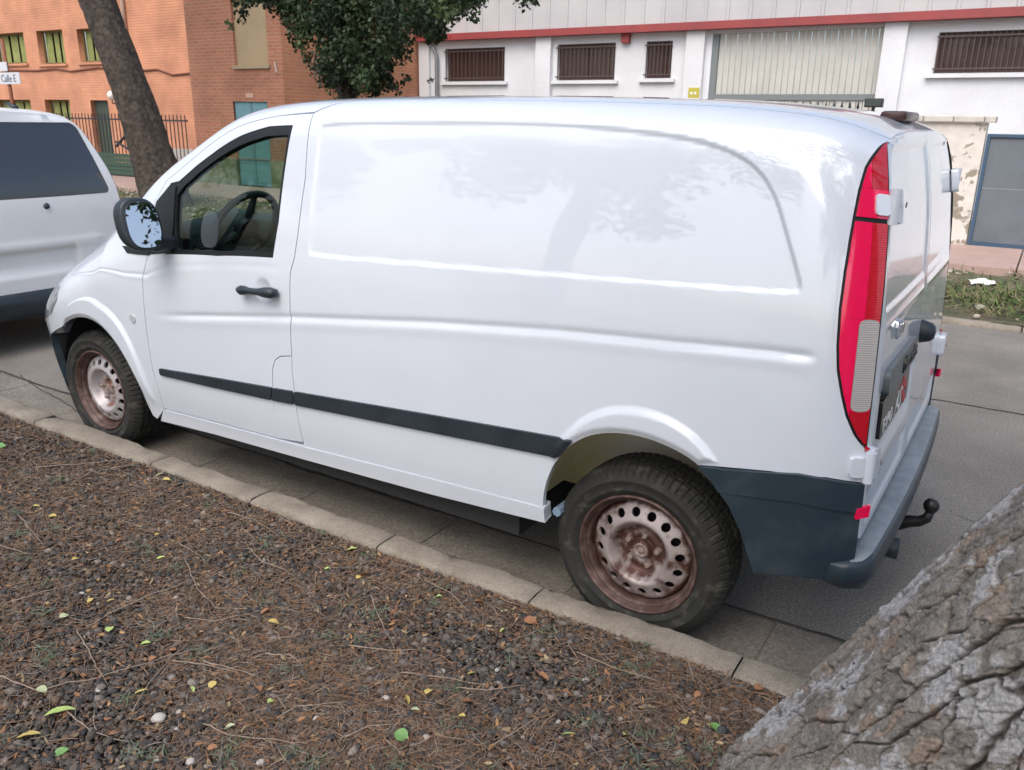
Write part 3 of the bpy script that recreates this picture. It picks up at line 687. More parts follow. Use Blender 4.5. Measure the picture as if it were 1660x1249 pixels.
# --- wheels
def tyre_mesh():
    n = 360; R0 = .330
    prof = [(.214, .050), (.2195, .020), (.2235, .008), (.232, .001), (.243, -.005), (.246, -.0075), (.249, -.005), (.262, -.009), (.278, -.0105), (.281, -.0130), (.284, -.0105), (.297, -.006), (.309, .003), (.317, .014), (.3225, .024)]
    tr = []
    for d_, g in ((.030, 0), (.044, 0), (.0445, 1), (.0515, 1), (.052, 0), (.073, 0), (.0735, 1), (.081, 1), (.0815, 0), (.1035, 0)): tr.append((d_, g))
    W_ = .201; tr = tr+[(W_-d_, g) for d_, g in tr[::-1][1:]]
    rows = [(r, d_, 's') for r, d_ in prof]
    for d_, g in tr: rows.append((R0-((d_-.1005)/.1005)**4*.012-(.0075 if g else 0), d_, 'g' if g else 't'))
    rows += [(r, W_-d_, 's') for r, d_ in prof[::-1]]
    V = []
    for i, (r, d_, kd) in enumerate(rows):
        for k in range(n):
            a = 2*math.pi*k/n; rr_ = r
            c_ = (d_ < .06 or d_ > .14)
            if kd == 't': rr_ -= .0055 if ((k+(0 if c_ else 2)) % 5 == 0) else 0
            if kd == 's' and .305 < r: rr_ -= .006 if k % 5 == 0 else 0
            z = rr_*math.sin(a); x = rr_*math.cos(a)
            if z < -.319: z = -.319+(z+.319)*.1
            dd = d_
            if z < -.22 and r > .23: dd += (-.010 if d_ < .1 else .010)*min(1, (-.22-z)/.1)*(1 if kd == 's' else .5)
            V.append((x, dd, z))
    m_ = len(rows); k = np.arange(n); Fq = []
    for i in range(m_-1): Fq.append(np.stack([i*n+k, i*n+(k+1) % n, (i+1)*n+(k+1) % n, (i+1)*n+k], 1))
    me = mesh('tyre', V, np.concatenate(Fq), True); fl_ = np.ones(len(me.polygons), bool); fl_[11*n:(m_-12)*n] = False; me.polygons.foreach_set('use_smooth', fl_); return me
RP = np.array([(0,.046),(.026,.046),(.031,.048),(.035,.062),(.046,.066),(.078,.067),(.090,.060),(.106,.034),(.116,.0215),(.124,.020),(.132,.0225),(.150,.030),(.168,.038),(.178,.043),(.186,.052),(.1905,.066)])
rdep = spline(RP[:, 0], RP[:, 1])
def rim_mesh():
    t = np.linspace(0, 2*math.pi, 120)[:-1]; outer = np.stack([.190*np.cos(t), .190*np.sin(t)], -1); holes = []
    for k in range(16):
        a = 2*math.pi*k/16+.1; q = np.linspace(0, 2*math.pi, 17)[:-1]; holes.append(np.stack([.1535*math.cos(a)+.0165*np.cos(q), .1535*math.sin(a)+.0165*np.sin(q)], -1))
    f = lambda uv: np.stack([uv[:, 0], np.interp(np.hypot(uv[:, 0], uv[:, 1]), RP[:, 0], RP[:, 1]) if False else rdep(np.hypot(uv[:, 0], uv[:, 1])), uv[:, 1]], -1)
    return patch_mesh('rim', outer, f, .0055, holes, .010)
rimM = rim_mesh(); tyreM = tyre_mesh()
fl = MB(); fl.lathe([(.226, .012), (.2245, .003), (.2215, -.001), (.217, 0), (.213, .006), (.209, .018), (.203, .024), (.197, .028), (.1945, .040), (.192, .060), (.190, .075)], 96)
flangeM = mesh('flange', fl.V, [f[::-1] for f in fl.F], True)
bk = MB(); bk.lathe([(.0, .085), (.20, .085), (.205, .02)], 32); backM = mesh('brake_drum', bk.V, bk.F, True)
bt = MB(); bt.lathe([(.0, -.024), (.008, -.024), (.0105, -.019), (.0115, -.006), (.015, 0)], 8); boltM = mesh('lug_bolt', bt.V, [f[::-1] for f in bt.F])
cp_ = MB(); cp_.lathe([(0, -.004), (.010, -.004), (.012, 0), (.018, .001), (.020, -.004), (.026, -.004), (.029, .004), (.030, .02)], 24); capM = mesh('hub_cap', cp_.V, [f[::-1] for f in cp_.F], True)
for me, mt in ((tyreM, tyrem), (backM, linerd), (boltM, rustd), (capM, rustd)): me.materials.append(mt)
def wheel(x, y, z, side, rotv, rm, parent, steer=0.):
    rme = rimM.copy(); rme.materials.append(rm); fme = flangeM.copy(); fme.materials.append(rustf)
    o = link('wheel', rme, None); o.location = (x, y, z); o.rotation_euler = (0, rotv, (0 if side < 0 else math.pi)+steer)
    o.rotation_mode = 'YXZ'; o.rotation_euler = (0, rotv, (0 if side < 0 else math.pi)+steer)
    o.parent = parent; o.matrix_parent_inverse = world_of(parent).inverted()
    R_ = Matrix.Rotation(rotv, 4, 'Y')
    def ch(name, me, mm=None):
        c_ = link(name, me, o, keep=True); 
        if mm is not None: c_.matrix_basis = mm
    ch('tyre', tyreM, Matrix.Rotation(-rotv, 4, 'Y')); ch('rim_flange', fme); ch('brake_drum', backM); ch('hub_cap', capM, Matrix.Translation((0, .046, 0)))
    for k in range(5):
        a = 2*math.pi*k/5+.5; ch('lug_bolt', boltM, Matrix.Translation((.059*math.cos(a), .067, .059*math.sin(a))))
    return o
ZW = .325
wheel(0, -.87, ZW, -1, .35, rustm, van); wheel(0, .87, ZW, 1, 1., rustm, van)
wheel(-3.2, -.87, ZW, -1, 0., rustm2, van, .0); wheel(-3.2, .87, ZW, 1, 1.3, rustm2, van)
# --- wheel housings and underbody
def housing(xc, zc, r, mat, sg, yo=.905):
    V = []; n = 28
    for k in range(n+1):
        a = math.pi*(.13+.87*k/n)
        for y_ in (-yo, -.70, -.52): V.append((xc+r*math.cos(a), y_, zc+r*math.sin(a)))
    Fc = [(i*3+j, i*3+j+1, (i+1)*3+j+1, (i+1)*3+j) for i in range(n) for j in (0, 1)]
    b = len(V); V.append((xc, -.52 if sg < 0 else .52, zc)); V = [(x_, abs(y_)*(-1 if sg < 0 else 1), z_) for x_, y_, z_ in V]
    Fc += [(i*3+2, b, (i+1)*3+2) for i in range(n)]
    return add('wheel_housing', V, Fc, mat, van, True)
for sg in (-1, 1): housing(-.01, .36, .475, linerm, sg); housing(-3.2, .33, .43, linerd, sg, .80)
ub = MB(); ub.box((-2.72, -.84, .24), (-.50, .84, .36)); ub.box((-3.9, -.5, .26), (-2.72, .5, .36)); ub.box((-.5, -.5, .34), (.62, .5, .42)); ub.build('underbody', underm, van)
for x_ in (0, -3.2): MB().tube([(x_, -.78, .325), (x_, .78, .325)], .035, 10).build('axle', underm, van)
MB().tube([(-.31, -.89, .415), (-.31, -.60, .415)], .018, 8).build('jack_point', M('blue_steel', (.20, .28, .38), .5), van)
# --- cabin
link('headliner', patch_mesh('headliner', np.array([[-2.05, 1.72], [-1.36, 1.80], [-1.36, 2*2.642-1.80], [-2.05, 2*2.642-1.72]]), fullf(-.045), .05, (), 0), van, M('headliner_cloth', (.10, .105, .10), .9))
belt = WIN[[10, 11, 12]]
vpatch('door_trim', np.array([[belt[0, 0]-.15, belt[0, 1]-.02], [belt[2, 0]+.12, belt[2, 1]-.02], [-1.58, .45], [-2.5, .42]]), dashm, off=-.07, depth=0, detail=False, parent=doors, h=.05)
cb = MB(); cb.box((-1.385, -.80, .36), (-1.36, .80, 1.72)); cb.build('bulkhead', darkm, van)
fl_ = MB(); fl_.box((-2.75, -.84, .42), (-1.36, .84, .46)); fl_.build('cabin_floor', darkm, van)
def lerp_mesh(name, prof, ys, mat, par=None, sm=True):
    """prof(y)->list of (x,z) swept over y"""
    V = []; rows = [prof(y_) for y_ in ys]; m_ = len(rows[0])
    for y_, r in zip(ys, rows): V += [(x_, y_, z_) for x_, z_ in r]
    Fc = [(i*m_+j, i*m_+j+1, (i+1)*m_+j+1, (i+1)*m_+j) for i in range(len(ys)-1) for j in range(m_-1)]
    return add(name, V, Fc, mat, par or van, sm)
swc = at_y(398, 368, -.52)
def dprof(y_):
    hump = math.exp(-((y_+.46)/.18)**2)*.055
    return [(-2.90, 1.02), (-2.84, 1.15), (-2.74, 1.225), (-2.62, 1.262+hump*.4), (-2.50, 1.270+hump), (-2.44, 1.255+hump), (-2.40, 1.215+hump*.8), (-2.42, 1.11), (-2.37, 1.00), (-2.42, .85), (-2.46, .60)]
lerp_mesh('dashboard', dprof, np.linspace(-.79, .79, 50), dashm)
vent = MB(); vent.box((-2.425, -.77, 1.115), (-2.375, -.64, 1.185), .01); vv = vent.build('air_vent', blackp, van)
for k in range(4): MB().box((-2.374, -.76, 1.125+k*.0145), (-2.369, -.65, 1.130+k*.0145)).build('vent_slat', greyp, vv)
# steering wheel
tor = MB(); n1, n2 = 40, 10; Rw, rw = .185, .017; T_ = Matrix.Translation(Vector(swc)) @ Matrix.Rotation(math.radians(-62), 4, 'Y')
b = len(tor.V)
for i in range(n1):
    a = 2*math.pi*i/n1
    for j in range(n2):
        c_ = 2*math.pi*j/n2; q = T_ @ Vector(((Rw+rw*math.cos(c_))*math.cos(a), (Rw+rw*math.cos(c_))*math.sin(a), rw*math.sin(c_))); tor.V.append(tuple(q))
for i in range(n1):
    for j in range(n2): tor.F.append((i*n2+j, ((i+1) % n1)*n2+j, ((i+1) % n1)*n2+(j+1) % n2, i*n2+(j+1) % n2))
sw = tor.build('steering_wheel', blackp, van, True)
hb = MB(); hb.lathe([(0, .03), (.05, .028), (.065, .01), (.06, -.03)], 24, (0, 0, 0), 'z')
for a in (0, 2.2, -2.2): hb.tube([(0, 0, -.005), (.18*math.cos(a), .18*math.sin(a), 0)], [.026, .014], 8)
hb.V = [tuple(T_ @ Vector(v)) for v in hb.V]; hb.build('steering_hub', blackp, sw, True)
cl_ = MB(); cl_.tube([swc, swc+np.array([-.25, 0, -.14])], .035, 10); cl_.build('steering_column', blackp, sw, True)
# seat with a pale patterned cover
def seat(y0):
    s_ = MB(); s_.box((-2.17, y0-.24, .62), (-1.67, y0+.24, .80), .05); s0 = s_.build('seat', darkm, van); smooth_by_angle(s0)
    V = []; pr = [(-1.62, .75), (-1.70, .80), (-1.665, 1.0), (-1.60, 1.2), (-1.565, 1.36), (-1.545, 1.42), (-1.50, 1.42), (-1.47, 1.36), (-1.45, .75)]
    back = lerp_mesh('seat_back', lambda y_: [(x_-.13-.03*math.cos((y_-y0)*5), z_-.06*abs((y_-y0)/.24)**4*(z_ > 1.2)) for x_, z_ in pr], np.linspace(y0-.24, y0+.24, 14), clothm, s0)
    return s0, back
s0, bk_ = seat(-.42); seat(.42)
for i in range(6):
    for j in range(3):
        MB().box((-1.800+.012*j, -.62+i*.05, 1.13+j*.035+i*.004), (-1.72, -.59+i*.05, 1.155+j*.035+i*.004), .003).build('cover_motif', darkm, bk_)
# --- door mirror
for sg, dpar in ((-1, doors[0]), (1, doors[1])):
    cm = np.array([-2.35, 1.075*sg, 1.312]); V = []; n1, n2 = 20, 28
    hbm = MB()
    for i in range(n1+1):
        ph = math.pi*i/n1-math.pi/2
        for j in range(n2):
            a = 2*math.pi*j/n2; sp_ = lambda v, p: math.copysign(abs(v)**p, v)
            yy = .080*sp_(math.cos(a), .72)*math.cos(ph)**.45; zz = .114*sp_(math.sin(a), .72)*math.cos(ph)**.45; xx = .075*math.sin(ph)
            if xx > .02: xx = .02+(xx-.02)*.12
            hbm.V.append((cm[0]+xx-.30*sg*yy-.20*zz, cm[1]+yy, cm[2]+zz))
    for i in range(n1):
        for j in range(n2): hbm.F.append((i*n2+j, i*n2+(j+1) % n2, (i+1)*n2+(j+1) % n2, (i+1)*n2+j))
    hm = hbm.build('mirror_housing', blackp, dpar, True)
    q = [(.065*sp_(math.cos(a), .7), .097*sp_(math.sin(a), .7)) for a in np.linspace(0, 2*math.pi, 33)[:-1]]
    tilt = .10*sg
    g = MB(); g.prism(q, lambda a, b: (cm[0]+.0330-.30*sg*a-.20*b, cm[1]+a, cm[2]+b), lambda a, b: (cm[0]+.010-.30*sg*a-.20*b, cm[1]+a*.96, cm[2]+b*.96)); g.build('mirror_glass', mirrorm, hm)
    ar = MB(); ar.box((cm[0]-.07, min(sg*.90, sg*1.02), 1.185), (cm[0]+.03, max(sg*.90, sg*1.02), 1.245), .012); ar.build('mirror_arm', blackp, hm)
pxSailB = [(277,298),(283,299),(278,360),(272,412),(200,412),(197,398),(240,402),(243,372),(254,325)]
vpatch('sail_panel', solve([(277,299),(280,300),(275,360),(270,411),(243,413),(243,372),(254,327)]), rubber, off=.002, depth=.02, detail=False, parent=doors)
vpatch('mirror_base', solve([(199,399),(222,403),(243,406),(243,414.5),(224,413),(207,411)]), rubber, off=.004, depth=.01, detail=False, both=True)
# --- door handle
def onb(px, off): return body(off, False)(solve([px]))[0]
hp = [onb((394,469), .024), onb((400,469.5), .030), onb((406,470), .028), onb((413,470.5), .034), (onb((428,472), .036)), onb((438,473), .032), onb((448,474), .030), onb((455,474.5), .022)]
for sg, dpar in ((-1, doors[0]), (1, doors[1])):
    q = [(a[0], a[1] if sg < 0 else -a[1], a[2]) for a in hp]
    h_ = MB(); h_.tube(q, [.014, .021, .019, .0135, .0145, .022, .0235, .015], 14); ho = h_.build('door_handle', blackp, dpar, True)
    k_ = onb((443,472.5), .052); MB().tube([(k_[0], k_[1]*(1 if sg < 0 else -1), k_[2]), (k_[0], (k_[1]+.02)*(1 if sg < 0 else -1), k_[2])], .0075, 10).build('key_lock', chrome, ho)
# --- tow bar
tb = MB(); tb.tube([(.66, 0, .30), (.735, 0, .30), (.765, 0, .315), (.80, 0, .325), (.825, 0, .345), (.832, 0, .375)], [.030, .030, .024, .021, .019, .016], 12)
tbo = tb.build('tow_bar', M('tow_steel', (.022, .022, .024), .45, metal=.4), van, True)
MB().lathe([(.012, -.03), (.024, -.018), (.029, 0), (.026, .014), (.016, .025), (0, .028)], 20, (.832, 0, .400), 'z').build('tow_ball', M('ball_steel', (.03, .03, .032), .35, metal=.5), tbo, True)
sk = MB(); sk.tube([(.69, -.10, .235), (.755, -.10, .235)], [.040, .042], 16); sk.box((.68, -.06, .25), (.715, .06, .36), .006); sk.build('tow_socket', blackp, tbo, True)

# ------------------------------------------------------------------ THE VAN AHEAD (tail of a second white van)
van2 = empty('parked_van', (-7.6, 0, 0), 'white van with dark tinted rear window parked ahead, cut by left edge', 'van')
X2 = -5.52
S2 = [(.32,.80,.32),(.45,.84,.45),(.65,.862,.65),(.85,.868,.85),(1.05,.862,1.05),(1.2,.845,1.2),(1.4,.79,1.4),(1.6,.715,1.6),(1.70,.665,1.70),(1.76,.60,1.748),(1.83,.50,1.775),(2.0,.34,1.795),(2.34,0,1.81)]
W2 = spline([a[0] for a in S2], [a[1]*1.08 for a in S2]); Z2 = spline([a[0] for a in S2], [a[2] for a in S2])
def shell2(uv):
    """u: distance ahead of the tail along -X; s: section"""
    u, s = uv[:, 0], uv[:, 1]; sg = np.where(s > 2.34, 1., -1.); s = np.where(s > 2.34, 4.68-s, s)
    w_, z = W2(s), Z2(s); x = X2-.16*sst(z, 1.0, 1.9)**1.3-u; rr = np.clip(1-u/.22, 0, 1)**2.4
    return np.stack([x, sg*(w_-.05*rr*sst(w_, 0, .3)), z-.03*rr*sst(z, 1.5, 1.75)], -1)
def rear2(off=0.):
    zz = np.linspace(.32, 2.34, 200); e = shell2(np.stack([np.zeros(200), zz], -1))
    def f(q):
        y, z = q[:, 0], q[:, 1]; ye = np.interp(z, e[:, 2], -e[:, 1]); x = X2-.16*sst(z, 1.0, 1.9)**1.3
        x = x+.07*(1-np.clip(abs(y)/np.maximum(ye, .45), 0, 1)**2.5)+.018*np.exp(-((z-.80)/.02)**2)*(1-sst(abs(y), .60, .68))-.03*(1-sst(np.maximum(abs(y)-.42, abs(z-.68)-.08), -.03, .02))
        return np.stack([x+off, y, z], -1)
    return f, e
f2, e2 = rear2()
top2 = np.array([[.004, .34], [3.9, .34], [3.9, 4.34], [.004, 4.34]])
link('body_shell', patch_mesh('body_shell', top2, shell2, .05, (), 0, orient=-1), van2, white2)
ed = np.stack([e2[:, 1]+.005, e2[:, 2]], -1); ed = ed[(ed[:, 1] > .43) & (ed[:, 0] < -.005)]
tp = np.concatenate([[[0, .43]], ed, [[0, ed[-1, 1]]]]); tp = np.concatenate([ed, ed[::-1]*[-1, 1]])
yw = np.array([[-.80, 1.155], [.80, 1.155], [.755, 1.30], [.66, 1.66], [.61, 1.70], [-.61, 1.70], [-.66, 1.66], [-.755, 1.30]]); yw = round_poly(yw, .05)
tg = link('tailgate', patch_mesh('tailgate', tp, f2, .035, [yw], .02), van2, white2)
link('rear_window', patch_mesh('rear_window', shrink(yw, .004), rear2(-.006)[0], .05, (), .01), tg, tint)
kb = f2(np.array([[.22, 1.09]]))[0]; MB().lathe([(0, .018), (.018, .016), (.024, 0)], 16, kb, 'x').build('wiper_plug', blackp, tg, True)
bz = MB()
for sg in (1, -1):
    q = round_poly([[.82*sg, .80], [.922*sg, .80], [.915*sg, 1.06], [.85*sg, 1.06]], .02); q = q if sg > 0 else q[::-1]
    link('tail_lamp', patch_mesh('tail_lamp', q, lambda uv: rear2(.012)[0](uv), .03, (), .05), van2, redd)
def bumper2():
    V = []; prof = [(-.1, .47), (.05, .465), (.075, .44), (.08, .36), (.05, .27), (-.1, .26)]; n = 40
    for i in range(n):
        a = -1+2*i/(n-1); y = .88*math.copysign(abs(a)**.8, a); b = X2+.03-.12*abs(a)**5
        for o_, z in prof: V.append((b+o_, y, z))
    m_ = len(prof); return add('rear_bumper', V, [(i*m_+j, (i+1)*m_+j, (i+1)*m_+j+1, i*m_+j+1) for i in range(n-1) for j in range(m_-1)], blackp, van2, True)
bumper2()
for x_ in (X2-.75, X2-3.1):
    for sg in (-1, 1): wheel(x_, .80*sg, ZW, sg, .4, rustm2, van2)
MB().box((X2-3.8, -.78, .30), (X2-.1, .78, .38)).build('underbody', underm, van2)
MB().tube([(X2-.3, .30, 1.80), (X2-.42, .30, 1.835)], [.022, .010], 8).build('roof_aerial', blackp, van2, True)

# ------------------------------------------------------------------ PLANTING BED: gravel, needles, leaves, twigs
def in_view(P, m_=60):
    d = P-CAM; z = d@FX; px = 830+F_PX*(d@RX)/z; py = 624.5-F_PX*(d@UX)/z
    return (z > .1) & (px > -m_) & (px < 1660+m_) & (py > -m_) & (py < 1249+m_)
def bed_points(n, y0=KY0-.0, x0=-7.5, x1=1.9, y1=-3.0, near=True, out_side=False):
    out = np.zeros((0, 3))
    while len(out) < n:
        q = np.stack([rng.uniform(x0, x1, n), rng.uniform(y1, y0, n)], -1); P = np.column_stack([q, bed_z(q[:, 0], q[:, 1])])
        k = in_view(P) != out_side; P = P[k]
        if near: dd = np.linalg.norm(P-CAM, axis=1); P = P[rng.random(len(P)) < np.clip(2.6/dd, .18, 1)**1.3]
        out = np.concatenate([out, P])
    return out[:n]
t_ = (1+5**.5)/2
ICO = np.array([(-1,t_,0),(1,t_,0),(-1,-t_,0),(1,-t_,0),(0,-1,t_),(0,1,t_),(0,-1,-t_),(0,1,-t_),(t_,0,-1),(t_,0,1),(-t_,0,-1),(-t_,0,1)])/1.902
ICF = np.array([(0,11,5),(0,5,1),(0,1,7),(0,7,10),(0,10,11),(1,5,9),(5,11,4),(11,10,2),(10,7,6),(7,1,8),(3,9,4),(3,4,2),(3,2,6),(3,6,8),(3,8,9),(4,9,5),(2,4,11),(6,2,10),(8,6,7),(9,8,1)])
def rand_rot(n):
    q = rng.normal(size=(n, 4)); q /= np.linalg.norm(q, axis=1)[:, None]; a, b, c, d = q.T
    return np.stack([np.stack([1-2*(c*c+d*d), 2*(b*c-a*d), 2*(b*d+a*c)], -1), np.stack([2*(b*c+a*d), 1-2*(b*b+d*d), 2*(c*d-a*b)], -1), np.stack([2*(b*d-a*c), 2*(c*d+a*b), 1-2*(b*b+c*c)], -1)], 1)
def stones(P, size, cols, name, mat, jit=.22):
    n = len(P); B = ICO[None]*(1+rng.normal(0, jit, (n, 12, 1))); B = B*(size[:, None, None]*np.stack([rng.uniform(.8, 1.25, n), rng.uniform(.7, 1.1, n), rng.uniform(.45, .8, n)], -1)[:, None, :])
    a = rng.uniform(0, 6.28, n); ca, sa = np.cos(a), np.sin(a); R_ = np.zeros((n, 3, 3)); R_[:, 0, 0] = ca; R_[:, 0, 1] = -sa; R_[:, 1, 0] = sa; R_[:, 1, 1] = ca; R_[:, 2, 2] = 1
    tl_ = rng.normal(0, .35, n); Rt = np.zeros((n, 3, 3)); Rt[:, 0, 0] = 1; Rt[:, 1, 1] = np.cos(tl_); Rt[:, 1, 2] = -np.sin(tl_); Rt[:, 2, 1] = np.sin(tl_); Rt[:, 2, 2] = np.cos(tl_)
    B = np.einsum('nij,nkj->nki', R_@Rt, B)+P[:, None, :]
    Fc = (ICF[None]+np.arange(n)[:, None, None]*12).reshape(-1, 3); o = add(name, B.reshape(-1, 3), Fc, mat, None, False); vcol(o.data, np.repeat(cols, 12, 0)); return o
gravm = M('gravel_stone', (.1, .1, .1), .9, attr='col', col2=None, bump=.002, bscale=260)
def attr_mat(name, rough, fine, bscale, bump=0., spec=.4, trans=0.):
    mt = M(name, (.5, .5, .5), rough, attr='col', fine=fine, bscale=bscale, bump=bump, spec=spec); 
    if trans: mt.node_tree.nodes['Principled BSDF'].inputs['Subsurface Weight'].default_value = 0
    return mt
gravm = attr_mat('gravel_stone', .9, .35, 220, .0015)
NG = 44000; P = bed_points(NG)
pal = np.array([(.042,.038,.036),(.062,.053,.047),(.078,.067,.059),(.030,.030,.032),(.092,.062,.044),(.076,.050,.036),(.135,.115,.100)]); pr = np.array([.24,.21,.15,.12,.11,.10,.07])
cols = pal[rng.choice(7, NG, p=pr)]*rng.uniform(1.0, 1.95, (NG, 1))
sz = np.clip(rng.lognormal(math.log(.0064), .42, NG), .0035, .018)
P[:, 2] += sz*rng.uniform(-.3, .45, NG)
o = stones(P, sz, cols, 'gravel', gravm); tag(o, 'dark grey brown gravel covering the planting bed', 'gravel', kind='stuff')
# the same bed goes on beyond the strip in front of the van, in plainer stones
NO = 50000; P = bed_points(NO, x0=-9., x1=4., y1=-5.2, near=False, out_side=True); OCT = np.array([(1,0,0),(-1,0,0),(0,1,0),(0,-1,0),(0,0,1),(0,0,-1)], float); OCF = np.array([(0,2,4),(2,1,4),(1,3,4),(3,0,4),(2,0,5),(1,2,5),(3,1,5),(0,3,5)])
so = np.clip(rng.lognormal(math.log(.0095), .38, NO), .006, .024); B = OCT[None]*(so[:, None, None]*np.stack([rng.uniform(.8, 1.3, NO), rng.uniform(.7, 1.2, NO), rng.uniform(.45, .8, NO)], -1)[:, None, :])*(1+rng.normal(0, .2, (NO, 6, 1)))
a_ = rng.uniform(0, 6.28, NO); ca, sa = np.cos(a_)[:, None], np.sin(a_)[:, None]; B = np.stack([B[..., 0]*ca-B[..., 1]*sa, B[..., 0]*sa+B[..., 1]*ca, B[..., 2]], -1)+P[:, None, :]
o = add('gravel', B.reshape(-1, 3), (OCF[None]+np.arange(NO)[:, None, None]*6).reshape(-1, 3), gravm); vcol(o.data, np.repeat(pal[rng.choice(7, NO, p=pr)]*rng.uniform(1.0, 1.95, (NO, 1)), 6, 0)); tag(o, 'dark gravel of the bed beyond the strip before the van', 'gravel', kind='stuff')
# crumbs of soil thicker along the kerb
NC = 9000; P = bed_points(NC); k = rng.random(NC) < np.exp(-(KY0-P[:, 1])/.5); P = P[k]; P[:, 1] = np.minimum(P[:, 1]+.02, KY0+.03); n = len(P)
o = stones(P, rng.uniform(.003, .008, n), np.array([.11, .075, .05])*rng.uniform(.6, 1.4, (n, 1)), 'soil_crumbs', gravm); tag(o, 'brown soil crumbs scattered along the kerb edge', 'soil', kind='stuff')
# dry needles and fibres
def strips(P, L, wd, cols, name, mat, lift=.004, curv=.25, seg=4, flat=.16):
    n = len(P); a = rng.uniform(0, 6.28, n); cv = rng.normal(0, curv, n); t = np.linspace(-.5, .5, seg+1)
    el = rng.normal(0, flat, n); up = P[:, 2]+lift+rng.uniform(0, .008, n)
    V = np.zeros((n, seg+1, 2, 3))
    for i, tt in enumerate(t):
        an = a+cv*tt*2.2; cx = P[:, 0]+L*(np.cos(a)*tt-np.sin(a)*cv*tt*tt*1.1); cy = P[:, 1]+L*(np.sin(a)*tt+np.cos(a)*cv*tt*tt*1.1)
        cz = up+L*tt*np.sin(el); w_ = wd*(1-.6*abs(tt*2)**3)
        for s_, sg in enumerate((-1, 1)): V[:, i, s_] = np.stack([cx-np.sin(an)*w_*sg, cy+np.cos(an)*w_*sg, cz+sg*w_*.5], -1)
    b = np.arange(n)[:, None]*(seg+1)*2; Fc = np.concatenate([b+np.array([2*i, 2*i+2, 2*i+3, 2*i+1])[None] for i in range(seg)])
    o = add(name, V.reshape(-1, 3), Fc, mat); vcol(o.data, np.repeat(cols, (seg+1)*2, 0)); return o
needm = attr_mat('dry_needle', .85, .2, 90)
NN = 46000; P = bed_points(NN); dn = np.array([noise.noise(Vector((p[0]*1.5, p[1]*1.5, 3.3))) for p in P]); kd = np.exp(-(KY0-P[:, 1])/1.0)
k = rng.random(NN) < np.clip(.48+dn*1.9+kd*.7, .10, 1); P = P[k]; n = len(P)
pal = np.array([(.17,.105,.065),(.22,.14,.088),(.29,.21,.150),(.13,.085,.058),(.27,.14,.070),(.25,.205,.165)])
o = strips(P, rng.uniform(.025, .085, n), rng.uniform(.00045, .0010, n), pal[rng.choice(6, n)]*rng.uniform(.7, 1.25, (n, 1)), 'dry_needles', needm); tag(o, 'brown dry pine needles strewn over the gravel', 'needles', kind='stuff')
NB = 14000; P = bed_points(NB, x0=-9., x1=4., y1=-5.2, near=False, out_side=True)
o = strips(P, rng.uniform(.03, .09, NB), rng.uniform(.0006, .0013, NB), pal[rng.choice(6, NB)]*rng.uniform(.7, 1.25, (NB, 1)), 'dry_needles', needm); tag(o, 'brown dry needles on the bed beyond the strip before the van', 'needles', kind='stuff')
# crushed leaf litter
NL = 2200; P = bed_points(NL); n = NL
o = strips(P, rng.uniform(.008, .026, n), rng.uniform(.002, .005, n), np.array([(.26,.13,.06),(.33,.19,.09),(.20,.10,.06),(.32,.24,.14)])[rng.choice(4, n)]*rng.uniform(.6, 1.2, (n, 1)), 'leaf_litter', needm, .006, .4, 3, .35); tag(o, 'crumbled orange brown leaf litter between the gravel', 'leaf litter', kind='stuff')
# tiny grey-green weeds
wp = bed_points(75, near=True); WP = np.concatenate([p+np.column_stack([rng.normal(0, .022, (26, 2)), np.zeros(26)]) for p in wp]); n = len(WP)
o = strips(WP, rng.uniform(.015, .04, n), rng.uniform(.0008, .0016, n), np.array([(.10,.14,.08),(.13,.17,.11),(.16,.19,.14)])[rng.choice(3, n)]*rng.uniform(.8, 1.2, (n, 1)), 'small_weeds', needm, .008, .5, 3, .7); tag(o, 'tiny grey green weeds sprouting between gravel', 'weeds', kind='stuff')
def place_label(items, what):
    """items: (object, px, py); a label that says where each small thing lies"""
    rows = {}
    for o, px, py in items:
        edge = 697+.35*(px-150)
        row = 'close to the kerb' if py-edge < 110 else ('near the bottom edge' if py > 1130 else 'in mid bed')
        colm = 'at far left' if px < 140 else ('below the front wheel' if px < 330 else ('below the door' if px < 520 else ('below the side panel' if px < 820 else ('below the rear wheel' if px < 1010 else 'beside the trunk'))))
        rows.setdefault((row, colm), []).append((px, o))
    rk = ['leftmost', 'second from left', 'third from left', 'fourth from left', 'fifth from left', 'sixth from left', 'seventh from left', 'eighth from left']
    for (row, colm), L_ in rows.items():
        L_.sort(key=lambda t: t[0])
        for i, (px, o) in enumerate(L_): o['label'] = what+' on gravel '+row+' '+colm+('' if len(L_) == 1 else ', '+rk[min(i, 7)])
# pale pebbles
pebm = M('pale_pebble', (.52, .49, .45), .8, col2=(.40, .36, .33), scale=60)
pebs = []
for sd_ in range(3):
    r_ = np.random.default_rng(sd_); bm = bmesh.new(); bmesh.ops.create_icosphere(bm, subdivisions=2, radius=1)
    for v in bm.verts: v.co *= 1+.16*noise.noise(v.co*1.4+Vector((sd_*5, 0, 0))); v.co.z *= .62
    me = bpy.data.meshes.new('pebble'); bm.to_mesh(me); bm.free(); me.polygons.foreach_set('use_smooth', np.ones(len(me.polygons), bool)); me.materials.append(pebm); pebs.append(me)
pp = [((258,1168),.020),((290,1158),.010),((372,1186),.008),((285,1186),.009),((470,1040),.009),((380,1032),.008),((625,1132),.013),((513,1168),.011),((654,1154),.007),((760,1070),.010),((806,1084),.008),((690,1196),.012),((950,1104),.012),((423,1242),.012),((310,1240),.013),((255,1234),.010),((160,1120),.009),((848,1195),.008),((1005,1165),.008),((133,965),.010),((285,968),.009),((540,1115),.010),((718,1085),.008),((905,1170),.008),((600,1180),.007)]
pits = []
